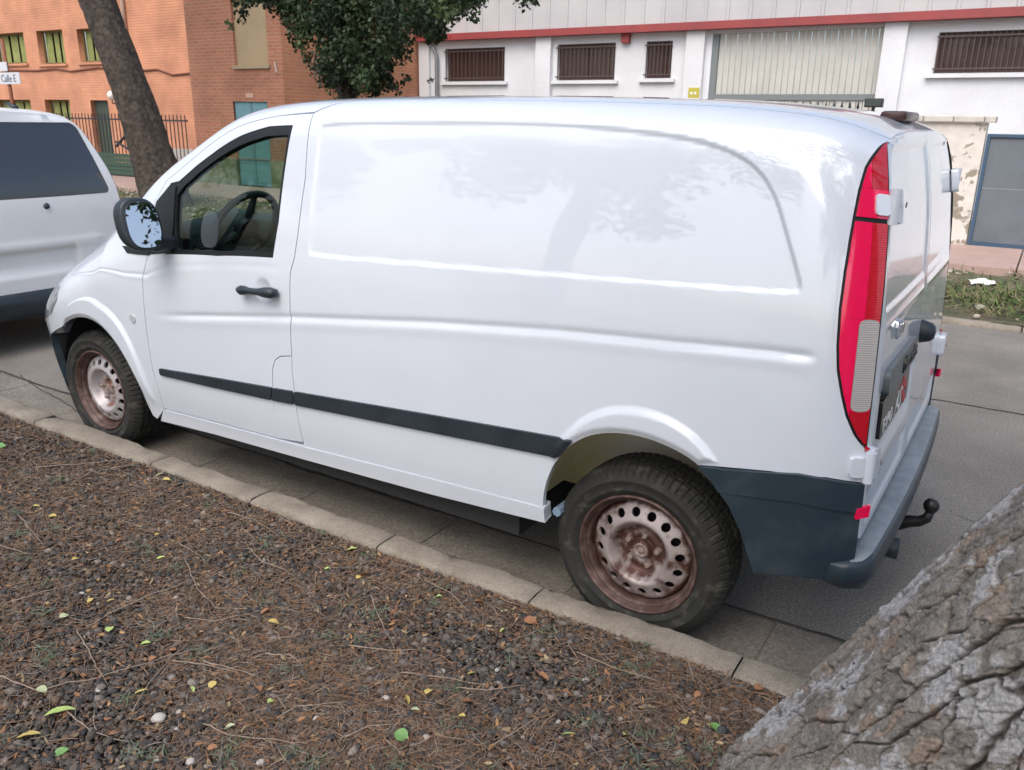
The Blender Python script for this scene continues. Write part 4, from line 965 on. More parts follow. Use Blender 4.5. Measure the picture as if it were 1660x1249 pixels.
for i, (q, r_) in enumerate(pp):
    g = at_z(*q, .108); o = link('pebble', pebs[i % 3]); o.location = (g[0], g[1], bed_z(g[0], g[1])+r_*.3); o.scale = (r_*1.15, r_, r_); o.rotation_euler = (.2*rng.normal(), .2*rng.normal(), rng.uniform(0, 6))
    tag(o, 'pebble', 'pebble', 'pale pebbles on the gravel'); pits.append((o, *q))
place_label(pits, 'pale pebble')
# fallen leaves: pointed blades, folded at the rib
def leaf_mesh(kind, sd_):
    r_ = np.random.default_rng(sd_); n = 9; V = []; wid = (.20, .30, .42)[kind]
    for i in range(n):
        t = i/(n-1); w_ = wid*math.sin(math.pi*t**.85)**.8*(1 if t < 1 else 0)+.006; z = .06*math.sin(t*3)+.05*r_.normal()*.3; b = .04*math.sin(t*2.2)*(1 if sd_ % 2 else -1)
        V += [(t-.5, b-w_, z+.09*w_/.3), (t-.5, b, z), (t-.5, b+w_, z+.13*w_/.3)]
    Fc = [(i*3+j, (i+1)*3+j, (i+1)*3+j+1, i*3+j+1) for i in range(n-1) for j in (0, 1)]
    return mesh('leaf', V, Fc, True)
lm = [M('leaf_lime', (.36, .48, .12), .55, col2=(.46, .56, .20), scale=4), M('leaf_yellow', (.58, .48, .14), .6, col2=(.50, .36, .12), scale=5), M('leaf_pale', (.50, .54, .34), .6, col2=(.44, .46, .26), scale=5), M('leaf_green', (.11, .24, .06), .5, col2=(.15, .30, .09), scale=5), M('leaf_orange', (.36, .18, .085), .7, col2=(.26, .12, .06), scale=5)]
lms = {}
lv = [((98,1158),.085,0,0,.55),((44,1197),.075,1,0,.3),((68,1122),.036,2,2,0),((105,1004),.034,2,2,1.2),((178,1024),.032,0,2,2.),((236,1047),.038,0,0,.1),((260,906),.036,0,0,.4),((123,912),.028,1,2,1.),((345,1114),.030,1,2,1.5),((312,1122),.030,0,0,-.8),((373,1186),.034,2,2,.5),((440,1142),.026,0,2,1.),((100,1222),.040,3,1,.7),((443,1008),.040,1,1,.2),((180,978),.030,1,1,.7),((148,978),.026,1,2,1.3),((230,1126),.040,1,0,.7),((570,889),.045,0,1,.3),((650,1197),.045,3,2,2.9),((712,966),.026,0,2,.4),((530,919),.026,0,2,.3),((582,933),.026,1,2,1.),((922,1193),.040,0,0,.2),((1160,1187),.045,3,1,-.7),((1112,1174),.034,1,2,1.6),((880,1098),.048,4,0,-.7),((660,1135),.040,1,0,-1.),((673,1153),.030,2,1,0),((695,1122),.030,1,2,1.2),((748,1163),.030,1,1,-.3),((765,1092),.030,1,1,.6),((776,977),.040,4,2,.3),((815,1022),.024,0,2,1),((240,640+250),.0,0,0,0),((270,778),.040,1,1,.2),((225,742),.030,1,1,.5),((260,770),.040,2,1,1.0),((240,742),.026,4,1,.9),((258,770),.03,2,0,.8),((86,843),.034,1,2,.4),((60,826),.030,1,1,.3),((148,840),.034,2,2,.2),((190,860),.024,3,2,.2),((256,868),.030,1,1,1.3),((195,880),.034,4,2,1.),((313,878),.036,4,1,.2),((2,725),.05,3,2,.4),((280,1058),.026,4,2,.4),((248,1072),.028,4,2,1.),((335,1070),.028,4,1,.2),((430,990),.036,4,2,.9),((475,1115),.03,4,0,.6),((600,1060),.028,4,2,.3),((590,930),.05,4,2,.2),((545,1080),.024,4,1,1.),((760,1140),.04,4,2,.4),((860,1010),.05,4,2,.1),((500,1060),.03,4,0,.6),((230,1170),.03,4,1,.8),((1016,1195),.03,1,2,.9),((1130,1130),.03,4,1,.9),((1230,1122),.035,4,2,.4),((640,1005),.03,4,0,.7),((345,1220),.03,4,1,.3),((420,1120),.035,4,1,-.8),((185,1195),.03,4,1,.8)]
lits = {}
lnames = {0: 'lime green', 1: 'yellow', 2: 'pale green', 3: 'dark green', 4: 'dry orange'}
for i, (q, L_, c_, kd_, an) in enumerate(lv):
    if L_ <= 0: continue
    key = (c_, kd_, i % 2)
    if key not in lms: me = leaf_mesh(kd_, i % 2); me.materials.append(lm[c_]); lms[key] = me
    g = at_z(*q, .112); o = link('fallen_leaf', lms[key]); o.location = (g[0], g[1], bed_z(g[0], g[1])+.012); o.scale = (L_,)*3; o.rotation_euler = (-.25+.25*rng.normal(), .2*rng.normal(), an+.35)
    tag(o, 'leaf', 'leaf', lnames[c_]+' leaves on the gravel'); lits.setdefault(c_, []).append((o, *q))
for c_, L_ in lits.items(): place_label(L_, lnames[c_]+' leaf')
# twigs
twm = M('dry_twig', (.26, .19, .14), .85, col2=(.36, .29, .23), scale=30)
tw = [[(140,1020),(225,975),(300,945),(375,915)],[(0,1098),(60,1122),(160,1102),(260,1072),(330,1052)],[(300,905),(320,955),(350,985),(420,988)],[(215,1160),(240,1115),(275,1072),(315,1040)],[(330,1180),(370,1198),(430,1205),(500,1212)],[(402,885),(425,908),(460,920),(475,930)],[(125,1025),(150,1070),(175,1115)],[(330,1075),(380,1088),(420,1100)],[(280,1075),(330,1080),(390,1095)],[(300,1003),(345,1008),(420,990)],[(565,1045),(620,1052),(680,1052)],[(740,1115),(790,1120),(850,1112)],[(935,1060),(990,1085),(1070,1110)],[(885,985),(930,1005),(958,1012)],[(30,840),(55,870),(72,890)],[(60,760),(160,750),(240,740)],[(370,830),(410,840),(445,862)],[(180,700+60),(260,745),(330,772)],[(0,890),(50,905)],[(290,880),(330,905)],[(100,1150),(150,1190),(210,1210)],[(560,1200),(600,1180),(640,1178)],[(800,1210),(840,1185),(880,1160)],[(1110,1070),(1120,1090),(1125,1110)],[(600,960),(615,1000),(640,1050)],[(430,1060),(470,1062),(490,1080)],[(650,1090),(700,1095),(790,1112)],[(20,980),(70,965),(130,950)],[(450,1170),(480,1150),(560,1140)],[(690,940),(730,960),(760,990)]]
tits = []
for i, pts in enumerate(tw):
    P = [at_z(*q, .112) for q in pts]; dens = densify(np.array(P), .03, False); Q = []
    for j, p in enumerate(dens): Q.append((p[0]+.006*noise.noise(Vector((j*.5, i, 0))), p[1]+.006*noise.noise(Vector((j*.5, i, 4))), bed_z(p[0], p[1])+.013+.005*noise.noise(Vector((j*.4, i, 9)))))
    o = MB().tube(Q, np.linspace(.0022, .0010, len(Q)), 5).build('dry_twig', twm, None, True); tag(o, 'twig', 'twig', 'dry twigs on the gravel'); tits.append((o, *pts[1]))

place_label(tits, 'dry twig')
# ------------------------------------------------------------------ FOREGROUND TREE (bark plates are real relief)
barkm = attr_mat('pine_bark', .95, .32, 200, .0016)
def smooth_noise(p, s): return noise.noise(p*s)
def make_trunk():
    D = Vector((.50, -.20, 1.)).normalized(); d_ = ray(1400, 985); Pe = Vector(CAM+d_/(d_@FX)*1.90)+Vector((.022, 0, -.01)); rad = .315
    n_ = D.cross(Vector(d_)).normalized(); C0 = Pe+n_*rad if (Vector(d_).cross(n_)).dot(D) > 0 else Pe-n_*rad
    # centre must lie to the right of the silhouette
    if project(np.array([C0]))[0, 0] < 1400: C0 = Pe*2-C0
    k = (C0.z-.0)/D.z; base = C0-D*k; A = D.orthogonal().normalized(); B_ = D.cross(A)
    al = np.concatenate([np.linspace(-.12, 1.70, 510), np.linspace(1.708, 3.2, 120), np.linspace(3.25, 5.2, 36)])
    vd = Vector(CAM)-(base+D*.7); ph = math.atan2(vd.dot(B_), vd.dot(A))      # the side turned to the street gets the finer net
    th = np.concatenate([np.linspace(-1.75, 1.75, 560, endpoint=False), np.linspace(1.75, 2*math.pi-1.75, 110, endpoint=False)])+ph
    Am, Tm = np.meshgrid(al, th, indexing='ij'); a = Am.ravel(); t = Tm.ravel()
    hs1 = lambda i, j, c_: np.modf(abs(np.sin(i*127.1+j*311.7+c_*74.7)*43758.5453))[0]
    def vn(x, y, z):
        i, j, k_ = np.floor(x), np.floor(y), np.floor(z); f = [q*q*q*(q*(q*6-15)+10) for q in (x-i, y-j, z-k_)]; r = 0
        for dx in (0, 1):
            for dy in (0, 1):
                for dz in (0, 1): r = r+hs1(i+dx, j+dy, k_+dz)*(f[0] if dx else 1-f[0])*(f[1] if dy else 1-f[1])*(f[2] if dz else 1-f[2])
        return r*2-1
    qx, qy = .315*np.cos(t), .315*np.sin(t); N3 = lambda sc, sa, o_=0.: vn(qx/sc+o_+20, qy/sc+o_*1.7+20, a/sa+o_+20)
    def vor(cw, ca, wx, wy, sd_):
        n = max(3, int(round(2*math.pi*.315/cw))); x = t/(2*math.pi)*n+wx; y = a/ca+wy; i0, j0 = np.floor(x), np.floor(y); best = np.full(len(x), 9e9); mx = my = ci = cj = np.zeros(len(x))
        pt = lambda i, j: (i+.12+.76*hs1(np.mod(i, n), j, sd_)-x, j+.5*(np.mod(i, 2))+.08+.84*hs1(np.mod(i, n), j, sd_+3)-y)
        for di in (-1, 0, 1):
            for dj in (-2, -1, 0, 1):
                px_, py_ = pt(i0+di, j0+dj); d_ = px_**2+py_**2; k_ = d_ < best; best = np.where(k_, d_, best); mx = np.where(k_, px_, mx); my = np.where(k_, py_, my); ci = np.where(k_, i0+di, ci); cj = np.where(k_, j0+dj, cj)
        ed = np.full(len(x), 9e9); nc = np.zeros(len(x))
        for di in (-2, -1, 0, 1, 2):
            for dj in (-2, -1, 0, 1, 2):
                px_, py_ = pt(ci+di, cj+dj)
                if di == 0 and dj == 0: continue
                rx, ry = px_-mx, py_-my; L_ = np.hypot(rx, ry)+1e-9; rx, ry = rx/L_, ry/L_; d_ = ((px_+mx)/2*rx+(py_+my)/2*ry)*(abs(rx)*cw+abs(ry)*ca); k_ = d_ < ed; ed = np.where(k_, d_, ed); nc = np.where(k_, abs(rx), nc)
        return np.maximum(ed, 0), nc, hs1(np.mod(ci, n), cj, sd_+7), hs1(np.mod(ci, n), cj, sd_+11), mx, my
    wA = N3(.09, .16, 1); wB = N3(.025, .045, 4); wC = N3(.010, .014, 6)
    e1, n1, p1, p1b, m1x, m1y = vor(.062, .22, .42*wA+.16*wB+.06*wC, .10*wA+.06*wB+.035*wC, 1.)
    wid = .0075*(.5+1.0*p1); fis = np.clip(1-e1/wid, 0, 1); fis = fis*fis*(3-2*fis)
    e2, n2, p2, p2b, m2x, m2y = vor(.030, .070, .5*wA+.45*wB+.16*wC, .3*wA+.35*wB+.16*wC, 31.)
    e3, n3, p3, p3b, m3x, m3y = vor(.013, .024, .6*wB+.35*wC, .6*wB+.3*wC, 57.)
    h = -(.020*n1+.007*(1-n1))*fis+.011*(p1-.5)*(1-fis)+.009*(m1x*(p1b-.5)+m1y*(p1-.5))*(1-fis)
    on2 = (N3(.10, .15, 12) > -.25); h += np.where(on2, .0060*(p2-.5)-.0075*np.clip(1-e2/.0036, 0, 1)*(p2b > .30)+.005*m2x*(p2b-.5), 0)
    on3 = (N3(.07, .10, 15) > -.05); h += np.where(on3, .0040*(p3-.5)-.0030*np.clip(1-e3/.0026, 0, 1), 0)
    h += .0030*N3(.010, .016, 8)+.0018*N3(.005, .007, 9)
    g2 = N3(.012, .022, 17); g3 = N3(.030, .060, 19)
    sh_ = .74+.26*p1+np.where(on2, .26*p2, .13)+np.where(on3, .16*p3, .08)+.20*g2+.14*g3
    C_ = np.array((.195, .178, .160))[None]*sh_[:, None]
    li = N3(.10, .15, 23)+.35*g3+.25*g2+.5*(p2-.5); tt = (np.clip((li-.30)/.07, 0, 1)*.62)[:, None]; C_ = C_*(1-tt)+np.array((.43, .43, .44))*tt
    og = (np.clip((p2b-.86)/.05, 0, 1)*.40*(li < .3))[:, None]; C_ = C_*(1-og)+np.array((.29, .19, .125))*og
    kk = np.maximum(.85*fis, np.where(on2, .45*np.clip(1-e2/.0036, 0, 1)*(p2b > .30), 0))[:, None]; C_ = C_*(1-kk)+np.array((.045, .032, .025))*kk
    r0 = rad*(1+.05*np.exp(-np.maximum(0, a)*5.))-.014*np.maximum(0, a-.3); r_ = r0+h-.004+.016*N3(.25, .5, 2)
    nv = np.outer(np.cos(t), np.array(A))+np.outer(np.sin(t), np.array(B_)); V = np.array(base)[None]+np.outer(a, np.array(D))+nv*r_[:, None]
    m_, na = len(al), len(th); k = np.arange(na); Fq = np.concatenate([np.stack([i*na+k, i*na+(k+1) % na, (i+1)*na+(k+1) % na, (i+1)*na+k], 1) for i in range(m_-1)])
    return V, Fq, C_, base, D
TV, TF, TC, tbase, tD = make_trunk()
ft = empty('leaning_tree', tuple(tbase), 'thick leaning tree trunk with grey flaking bark in right foreground', 'tree')
o = add('trunk', TV, TF, barkm, ft, True); vcol(o.data, TC)
tile_leaf = attr_mat('tree_leaf', .55, .15, 40, 0, .3)
def leaf_cloud(clusters, n, size, name, parent, pal, droop=.0, mat=None, seed=0):
    """clusters: (centre, radii); leaves are small folded blades spread through the volume"""
    r_ = np.random.default_rng(seed); cl = np.array([c for c, _ in clusters]); rd_ = np.array([r for _, r in clusters], float)
    if rd_.ndim == 1: rd_ = np.repeat(rd_[:, None], 3, 1)
    vol = rd_.prod(1)**.7; ci = r_.choice(len(cl), n, p=vol/vol.sum())
    dr = r_.normal(size=(n, 3)); dr /= np.linalg.norm(dr, axis=1)[:, None]; rr = r_.random(n)**(1/2.2)
    P = cl[ci]+dr*rr[:, None]*rd_[ci]
    ax_ = r_.normal(size=(n, 3)); ax_[:, 2] -= droop; ax_ /= np.linalg.norm(ax_, axis=1)[:, None]; sd2 = np.cross(ax_, r_.normal(size=(n, 3))); sd2 /= np.linalg.norm(sd2, axis=1)[:, None]; nn = np.cross(ax_, sd2)
    L_ = size*r_.uniform(.6, 1.3, n)[:, None]; W_ = L_*.34
    V = np.stack([P-ax_*L_*.5, P-sd2*W_+nn*W_*.3, P+ax_*L_*.5, P+sd2*W_+nn*W_*.3], 1)
    b = np.arange(n)[:, None]*4; Fc = np.concatenate([b+[[0, 1, 2]], b+[[0, 2, 3]]])
    tint_ = pal[r_.choice(len(pal), len(cl))][ci]*r_.uniform(.7, 1.3, (n, 1))
    o = add(name, V.reshape(-1, 3), Fc, mat or tile_leaf, parent); vcol(o.data, np.repeat(tint_, 4, 0)); return o
def limb(p0, p1, r0, r1, name, mat, parent, wob=.08, n=9, sd_=0.):
    p0, p1 = Vector(p0), Vector(p1); L_ = (p1-p0).length; Q = []
    for i in range(n):
        t = i/(n-1); Q.append(p0.lerp(p1, t)+Vector((noise.noise(Vector((t*2.5, sd_, 1))), noise.noise(Vector((t*2.5, sd_, 5))), .4*noise.noise(Vector((t*2.5, sd_, 9)))))*wob*L_*math.sin(t*2.2))
    return MB().tube(Q, np.linspace(r0, r1, n), 10).build(name, mat, parent, True)
barkd = M('dark_bark', (.028, .021, .016), .95, col2=(.062, .049, .038), scale=7, contrast=(.35, .65), bump=.03, bscale=14, fine=.3)
gp = np.array([(.040,.075,.028),(.055,.095,.035),(.030,.055,.022),(.075,.115,.040),(.048,.085,.030)])
top = tbase+tD*5.1
cl = []
for i in range(46):
    a = rng.uniform(0, 6.28); r_ = 2.6*rng.random()**.5; cl.append(((top.x-.4+r_*math.cos(a), top.y-1.4+r_*math.sin(a)*1.1, top.z+rng.uniform(-.9, 1.8)), (rng.uniform(.35, .7),)*3))
for i in range(5): limb(tbase+tD*(4.2+.2*i), Vector(cl[i*5][0]), .12, .03, 'limb', barkd, ft, sd_=i)
for i in range(9): cl.append(((6.6+.35*rng.normal(), -1.15+.30*rng.normal(), 4.45-.14*i), (.46-.036*i,)*3))
limb(tbase+tD*4.6, Vector((6.6, -1.0, 4.7)), .09, .02, 'limb', barkd, ft, sd_=77)
leaf_cloud(cl, 9600, .11, 'crown', ft, gp, seed=3)

# ------------------------------------------------------------------ BACKGROUND TREES
lt = empty('street_tree', (-14.1, 7.2, 0), 'dark leaning tree trunk rising between the two white vans on the far verge', 'tree')
def ridged_trunk(path, rs, parent, name='trunk', na=40, amp=.04):
    P = densify(np.array(path, float), .09, False); t = np.linspace(0, 1, len(P)); R_ = np.interp(t, np.linspace(0, 1, len(rs)), rs); V = []
    for i, p in enumerate(P):
        for j in range(na):
            a = 2*math.pi*j/na; n1 = noise.noise(Vector((math.cos(a)*4, math.sin(a)*4, p[2]*1.2))); n2 = abs(noise.noise(Vector((math.cos(a)*9, math.sin(a)*9, p[2]*2.1))))
            r_ = R_[i]*(1+.10*n1)-amp*(1-min(1, n2/.22)); V.append((p[0]+r_*math.cos(a), p[1]+r_*math.sin(a), p[2]))
    k = np.arange(na); Fq = np.concatenate([np.stack([i*na+k, i*na+(k+1) % na, (i+1)*na+(k+1) % na, (i+1)*na+k], 1) for i in range(len(P)-1)])
    return add(name, V, Fq, barkd, parent, True)
pA = at_y(265, 310, 7.2); pB = at_y(157, 0, 7.2); dT = pB-pA
p0_ = pA-dT*(pA[2]/dT[2])
ridged_trunk([p0_+dT*0, p0_+dT*.08, pA, (pA+pB)/2+[.10, 0, 0], pB, pB+dT*.55, pB+dT*1.0], [.50, .40, .36, .34, .34, .30, .24], lt)
topc = pB+dT*1.0
cl = [((topc[0]+rng.normal(0, 1.7), topc[1]+rng.normal(0, 1.6), topc[2]+1.6+rng.normal(0, .8)), (rng.uniform(.5, .9),)*3) for _ in range(30)]
for i in range(5): limb(pB+dT*(.8+.05*i), cl[i][0], .16, .05, 'limb', barkd, lt, sd_=20+i)
leaf_cloud(cl, 5000, .20, 'crown', lt, gp, seed=5)
# leafy tree whose low crown hangs over the van roof
gt = empty('street_tree', (-8.55, 7.0, 0), 'dark green leafy tree in front of the brick building, above the van roof', 'tree')
limb((-8.55, 7.0, .0), (-8.75, 7.0, 3.4), .17, .12, 'trunk', barkd, gt, .02); limb((-8.75, 7, 3.3), (-8.3, 7.2, 5.6), .12, .06, 'limb', barkd, gt)
def cpx(px, py, y, r): return (tuple(at_y(px, py, y)), r)
cl = []
for px, py, r in ((480,20,.30),(520,10,.35),(560,30,.38),(600,20,.40),(640,30,.36),(680,15,.34),(700,45,.22),(560,80,.34),(530,110,.28),(600,90,.36),(640,80,.30),(500,60,.24),(560,130,.26),(590,130,.24),(545,150,.20),(570,160,.18),(610,130,.24),(475,80,.12),(490,95,.10),(650,115,.16),(625,140,.14),(665,128,.07),(690,128,.05),(640,150,.10),(720,15,.24),(760,-5,.24),(400,-15,.22),(375,10,.16),(372,42,.10),(395,15,.14),(425,-10,.22),(450,-5,.28),(420,-60,.4),(500,-70,.5),(600,-80,.5),(700,-70,.5),(780,-40,.34),(850,-12,.20),(862,2,.05),(520,-160,.6),(620,-170,.6),(700,-150,.5),(440,-130,.5)):
    for k in range(3 if r > .2 else 1): cl.append(cpx(px+rng.normal(0, 8), py+rng.normal(0, 6), 7.0+rng.normal(0, .45 if r > .2 else .15), r*rng.uniform(.8, 1.2)))
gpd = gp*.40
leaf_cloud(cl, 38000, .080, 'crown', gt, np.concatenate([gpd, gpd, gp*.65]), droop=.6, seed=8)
# trees on this side, behind the viewer, that the paintwork mirrors
def back_tree(x, y, h, r, label, sd_):
    t = empty('street_tree', (x, y, 0), label, 'tree', 'trees along the near side')
    limb((x, y, .05), (x+.3, y-.2, h), .22, .12, 'trunk', barkd, t, .03, sd_=sd_); r_ = np.random.default_rng(sd_)
    c_ = [((x+r_.normal(0, r*.5), y+r_.normal(0, r*.45), h+r*.25+r_.normal(0, r*.32)), (r_.uniform(.35, .75),)*3) for _ in range(34)]
    for i in range(4): limb((x+.3, y-.2, h-.2), c_[i][0], .10, .03, 'limb', barkd, t, sd_=sd_+i)
    leaf_cloud(c_, 5200, .17, 'crown', t, gp, seed=sd_)
back_tree(-3.6, -6.4, 3.6, 2.6, 'leafy tree standing behind the viewer, beside the planting bed', 31)
back_tree(-8.6, -6.0, 3.7, 2.4, 'leafy tree farther along the near side of the street', 37)
back_tree(3.6, -7.2, 3.9, 2.6, 'leafy tree on the near side, right of the viewer', 41)

# ------------------------------------------------------------------ BACKGROUND BUILDINGS
def wall_patch(name, poly, holes, fn, depth, mat, parent, h=.8, orient=1):
    return link(name, patch_mesh(name, np.array(poly, float), fn, h, [np.array(q, float) for q in holes], depth, orient=orient), parent, mat)
def rect(a0, a1, b0, b1): return [[a0, b0], [a1, b0], [a1, b1], [a0, b1]]
ywall = lambda y: (lambda uv: np.stack([uv[:, 0], np.full(len(uv), y), uv[:, 1]], -1))
xwall = lambda x: (lambda uv: np.stack([np.full(len(uv), x), uv[:, 0], uv[:, 1]], -1))
def prect(px0, px1, py0, py1, y):
    a = at_y((px0+px1)/2, (py0+py1)/2, y); x0 = at_y(px0, (py0+py1)/2, y)[0]; x1 = at_y(px1, (py0+py1)/2, y)[0]
    return x0, x1, at_y((px0+px1)/2, py1, y)[2], at_y((px0+px1)/2, py0, y)[2]
# ---- white warehouse
YW = 16.0
whitew = M('whitewashed_wall', (.68, .69, .71), .85, col2=(.60, .605, .615), scale=.9, bump=.004, bscale=30, fine=.05)
clad = M('grey_cladding', (.47, .47, .47), .55, col2=(.41, .41, .42), scale=.8)
redb = M('red_beam', (.30, .050, .048), .55, col2=(.24, .045, .045), scale=2)
brownf = M('brown_frame', (.055, .028, .024), .6); brownp = M('brown_pane', (.050, .026, .023), .25, coat=.5); barm = M('window_bar', (.075, .050, .045), .6)
dgrey = M('grey_steel', (.17, .19, .19), .55); gatem = M('gate_slat', (.50, .49, .45), .6, col2=(.44, .43, .39), scale=2)
wh = empty('warehouse', (-5, YW, 0), 'long white warehouse with grey metal cladding, red beam and barred windows', 'building')
wins = [prect(723,818,78,132,YW), prect(904,997,71,130,YW), prect(1047,1089,67,127,YW), prect(1518,1690,50,118,YW)]
gx0, gx1, _, gz1 = prect(1152,1437,40,170,YW); gz1 = 3.70
ZB = 3.775
wall_patch('wall', rect(-14.25, 6, 0, ZB), [rect(*r) for r in wins]+[rect(gx0, gx1, .02, gz1)], ywall(YW), .22, whitew, wh)
MB().box((-14.35, YW-.28, ZB), (6.1, YW+.2, ZB+.16)).build('beam', redb, wh)
x = -14.3
while x < 6:      # cladding sheets with a raised seam each
    MB().box((x+.002, YW-.10, ZB+.16), (x+.503, YW-.06, 7.4)).box((x+.0, YW-.10-.028, ZB+.16), (x+.07, YW-.097, 7.4), .012).build('cladding_sheet', clad, wh); x += .505
for px in (884, 1128, 1447):
    x_ = at_y(px, 100, YW)[0]; MB().box((x_-.22, YW-.14, 0), (x_+.22, YW+.02, ZB), .01).build('pilaster', whitew, wh)
MB().box((-14.35, YW-.10, 0), (-14.0, YW+.02, ZB), .01).build('pilaster', whitew, wh)
def barred(r, parent, nb):
    x0, x1, z0, z1 = r; fr = MB(); y = YW+.10; t = .05
    for lo, hi in (((x0, y, z0), (x0+t, y+.05, z1)), ((x1-t, y, z0), (x1, y+.05, z1)), ((x0+t, y, z0), (x1-t, y+.05, z0+t)), ((x0+t, y, z1-t), (x1-t, y+.05, z1)), (((x0+x1)/2-.03, y-.01, z0+t), ((x0+x1)/2+.03, y+.05, z1-t))): fr.box(lo, hi)
    f = fr.build('window', brownf, parent)
    for a, b in ((x0+t, (x0+x1)/2-.03), ((x0+x1)/2+.03, x1-t)): MB().box((a, y+.02, z0+t), (b, y+.03, z1-t)).build('pane', brownp, f)
    for k in range(nb): xx = x0+.03+(x1-x0-.06)*k/(nb-1); MB().box((xx-.009, YW-.05, z0+.02), (xx+.009, YW-.030, z1-.02)).build('bar', barm, f)
    for zz in (z0+.06, z1-.10): MB().box((x0-.02, YW-.075, zz), (x1+.02, YW-.052, zz+.03)).build('bar_rail', barm, f)
    MB().box((x0-.12, YW-.10, z0-.09), (x1+.12, YW+.02, z0-.015)).build('window_sill', whitew, f)
for r, nb in zip(wins, (15, 14, 7, 18)): barred(r, wh, nb)
gt_ = MB(); gt_.box((gx0+.0, YW+.02, .02), (gx0+.14, YW+.16, gz1)).box((gx1-.10, YW+.02, .02), (gx1, YW+.16, gz1)).box((gx0+.14, YW+.02, 2.30), (gx1-.10, YW+.14, 2.42)); ga = gt_.build('gate_frame', dgrey, wh)
n_ = 26; wv_ = (gx1-gx0-.24)/n_
for k in range(n_):
    MB().box((gx0+.14+k*wv_+.006, YW+.07+.012*(k % 2), 2.42), (gx0+.14+(k+1)*wv_-.006, YW+.10+.012*(k % 2), gz1), .008).build('gate_slat', gatem, ga)
    MB().box((gx0+.14+k*wv_+.008, YW+.05+.012*(k % 2), .04), (gx0+.14+(k+1)*wv_-.008, YW+.08+.012*(k % 2), 2.30), .008).build('gate_slat', gatem, ga)
dp = at_y(712, 100, YW); MB().tube([(dp[0], YW-.12, 0), (dp[0], YW-.12, 3.4), (dp[0]-.12, YW-.12, 3.62), (dp[0]-.2, YW-.12, 3.72)], .05, 8).build('drain_pipe', dgrey, wh, True)
al = at_y(1017, 62, YW); MB().box((al[0]-.10, YW-.14, al[2]-.12), (al[0]+.10, YW-.0, al[2]+.12), .015).build('alarm_box', redb, wh)
# dark lean-to roof just above the van's roof line
lr = empty('lean_to', (-11.6, 14.5, 0), 'dark lean-to roof against the left end of the white warehouse', 'shed')
MB().prism([(13.2, 2.17), (15.9, 2.30), (15.9, 2.36), (13.2, 2.23)], lambda a, b: (-12.7, a, b), lambda a, b: (-10.3, a, b)).build('roof', M('dark_roof', (.045, .045, .05), .5), lr)
for x_ in (-12.6, -10.4): MB().box((x_-.04, 13.24, 0), (x_+.04, 13.32, 2.17)).build('post', dgrey, lr)
# ---- boundary wall with flaking paint and blue-framed gate
peel = M('flaking_paint', (.62, .585, .53), .9, col2=(.27, .235, .185), scale=2.6, contrast=(.55, .58), bump=.01, bscale=9, fine=.06)
bw_ = empty('boundary_wall', (-.4, 10.85, 0), 'short cream wall with flaking paint and coping beside the blue gate', 'wall')
bx0 = at_y(1440, 300, 10.85)[0]; bx1 = at_y(1583, 300, 10.85)[0]
MB().box((bx0, 10.85, 0), (bx1, 11.15, 1.86), .012).build('wall', peel, bw_)
k = 0; x = bx0-.05
while x < bx1: MB().box((x+.004, 10.78, 1.865), (min(x+.40, bx1+.10)-.004, 11.22, 1.95), .012).build('coping_stone', M('coping', (.56, .53, .48), .9, col2=(.45, .42, .37), scale=6) if k == 0 else bpy.data.materials['coping'], bw_); x += .40; k += 1
bluef = M('blue_gate_frame', (.035, .085, .16), .5, col2=(.055, .09, .13), scale=4); gatep = M('grey_gate_sheet', (.135, .155, .175), .55, col2=(.105, .122, .138), scale=1.6)
bg_ = empty('metal_gate', (1.2, 10.9, 0), 'grey sheet metal gate in a blue frame at right edge', 'gate')
a0, a1 = bx1+.02, bx1+1.35; zt_ = 1.71
fw = .045
MB().box((a0, 10.88, .12), (a0+fw, 10.96, zt_)).box((a0+fw, 10.88, zt_-fw), (a1-fw, 10.96, zt_)).box((a1-fw, 10.88, .12), (a1, 10.96, zt_)).box((a0+fw, 10.88, .12), (a1-fw, 10.96, .12+fw)).build('gate_frame', bluef, bg_)
MB().box((a0+fw, 10.91, .12+fw), (a1-fw, 10.94, .95), .006).build('sheet', gatep, bg_); MB().box((a0+fw, 10.913, .953), (a1-fw, 10.943, zt_-fw), .006).build('sheet', gatep, bg_)
wl2 = empty('boundary_wall', (3.5, 10.9, 0), 'low white boundary wall right of the blue framed gate', 'wall')
MB().box((a1+.02, 10.9, 0), (7, 11.1, 1.9), .012).build('wall', whitew, wl2)
# spiked fence in front of the warehouse gate
spk = M('fence_iron', (.02, .024, .028), .5)
sf = empty('spiked_fence', (-3.4, 10.9, 0), 'black iron fence with spear tips in front of the warehouse gate', 'fence')
xs0 = at_y(1160, 165, 10.9)[0]; xs1 = at_y(1392, 165, 10.9)[0]; n_ = 20
for k in range(n_):
    x_ = xs0+(xs1-xs0)*k/(n_-1); b_ = MB(); b_.tube([(x_, 10.9, .1), (x_, 10.9, 2.03)], .010, 6); b_.tube([(x_, 10.9, 2.03), (x_, 10.9, 2.06), (x_, 10.9, 2.15)], [.010, .026, .002], 6); b_.build('picket', spk, sf)
for z_ in (.3, 1.92): MB().box((xs0-.1, 10.885, z_), (xs1+.1, 10.915, z_+.035)).build('rail', spk, sf)
lb = at_y(1417, 167, 10.9); bx = empty('floodlight', (lb[0], 10.9, 2.0), 'small black box lamp on a post beside the spiked fence', 'lamp')
MB().box((lb[0]-.13, 10.84, 2.06), (lb[0]+.13, 10.96, 2.19), .012).build('lamp_body', spk, bx); MB().tube([(lb[0], 10.9, 0), (lb[0], 10.9, 2.06)], .025, 8).build('post', spk, bx)
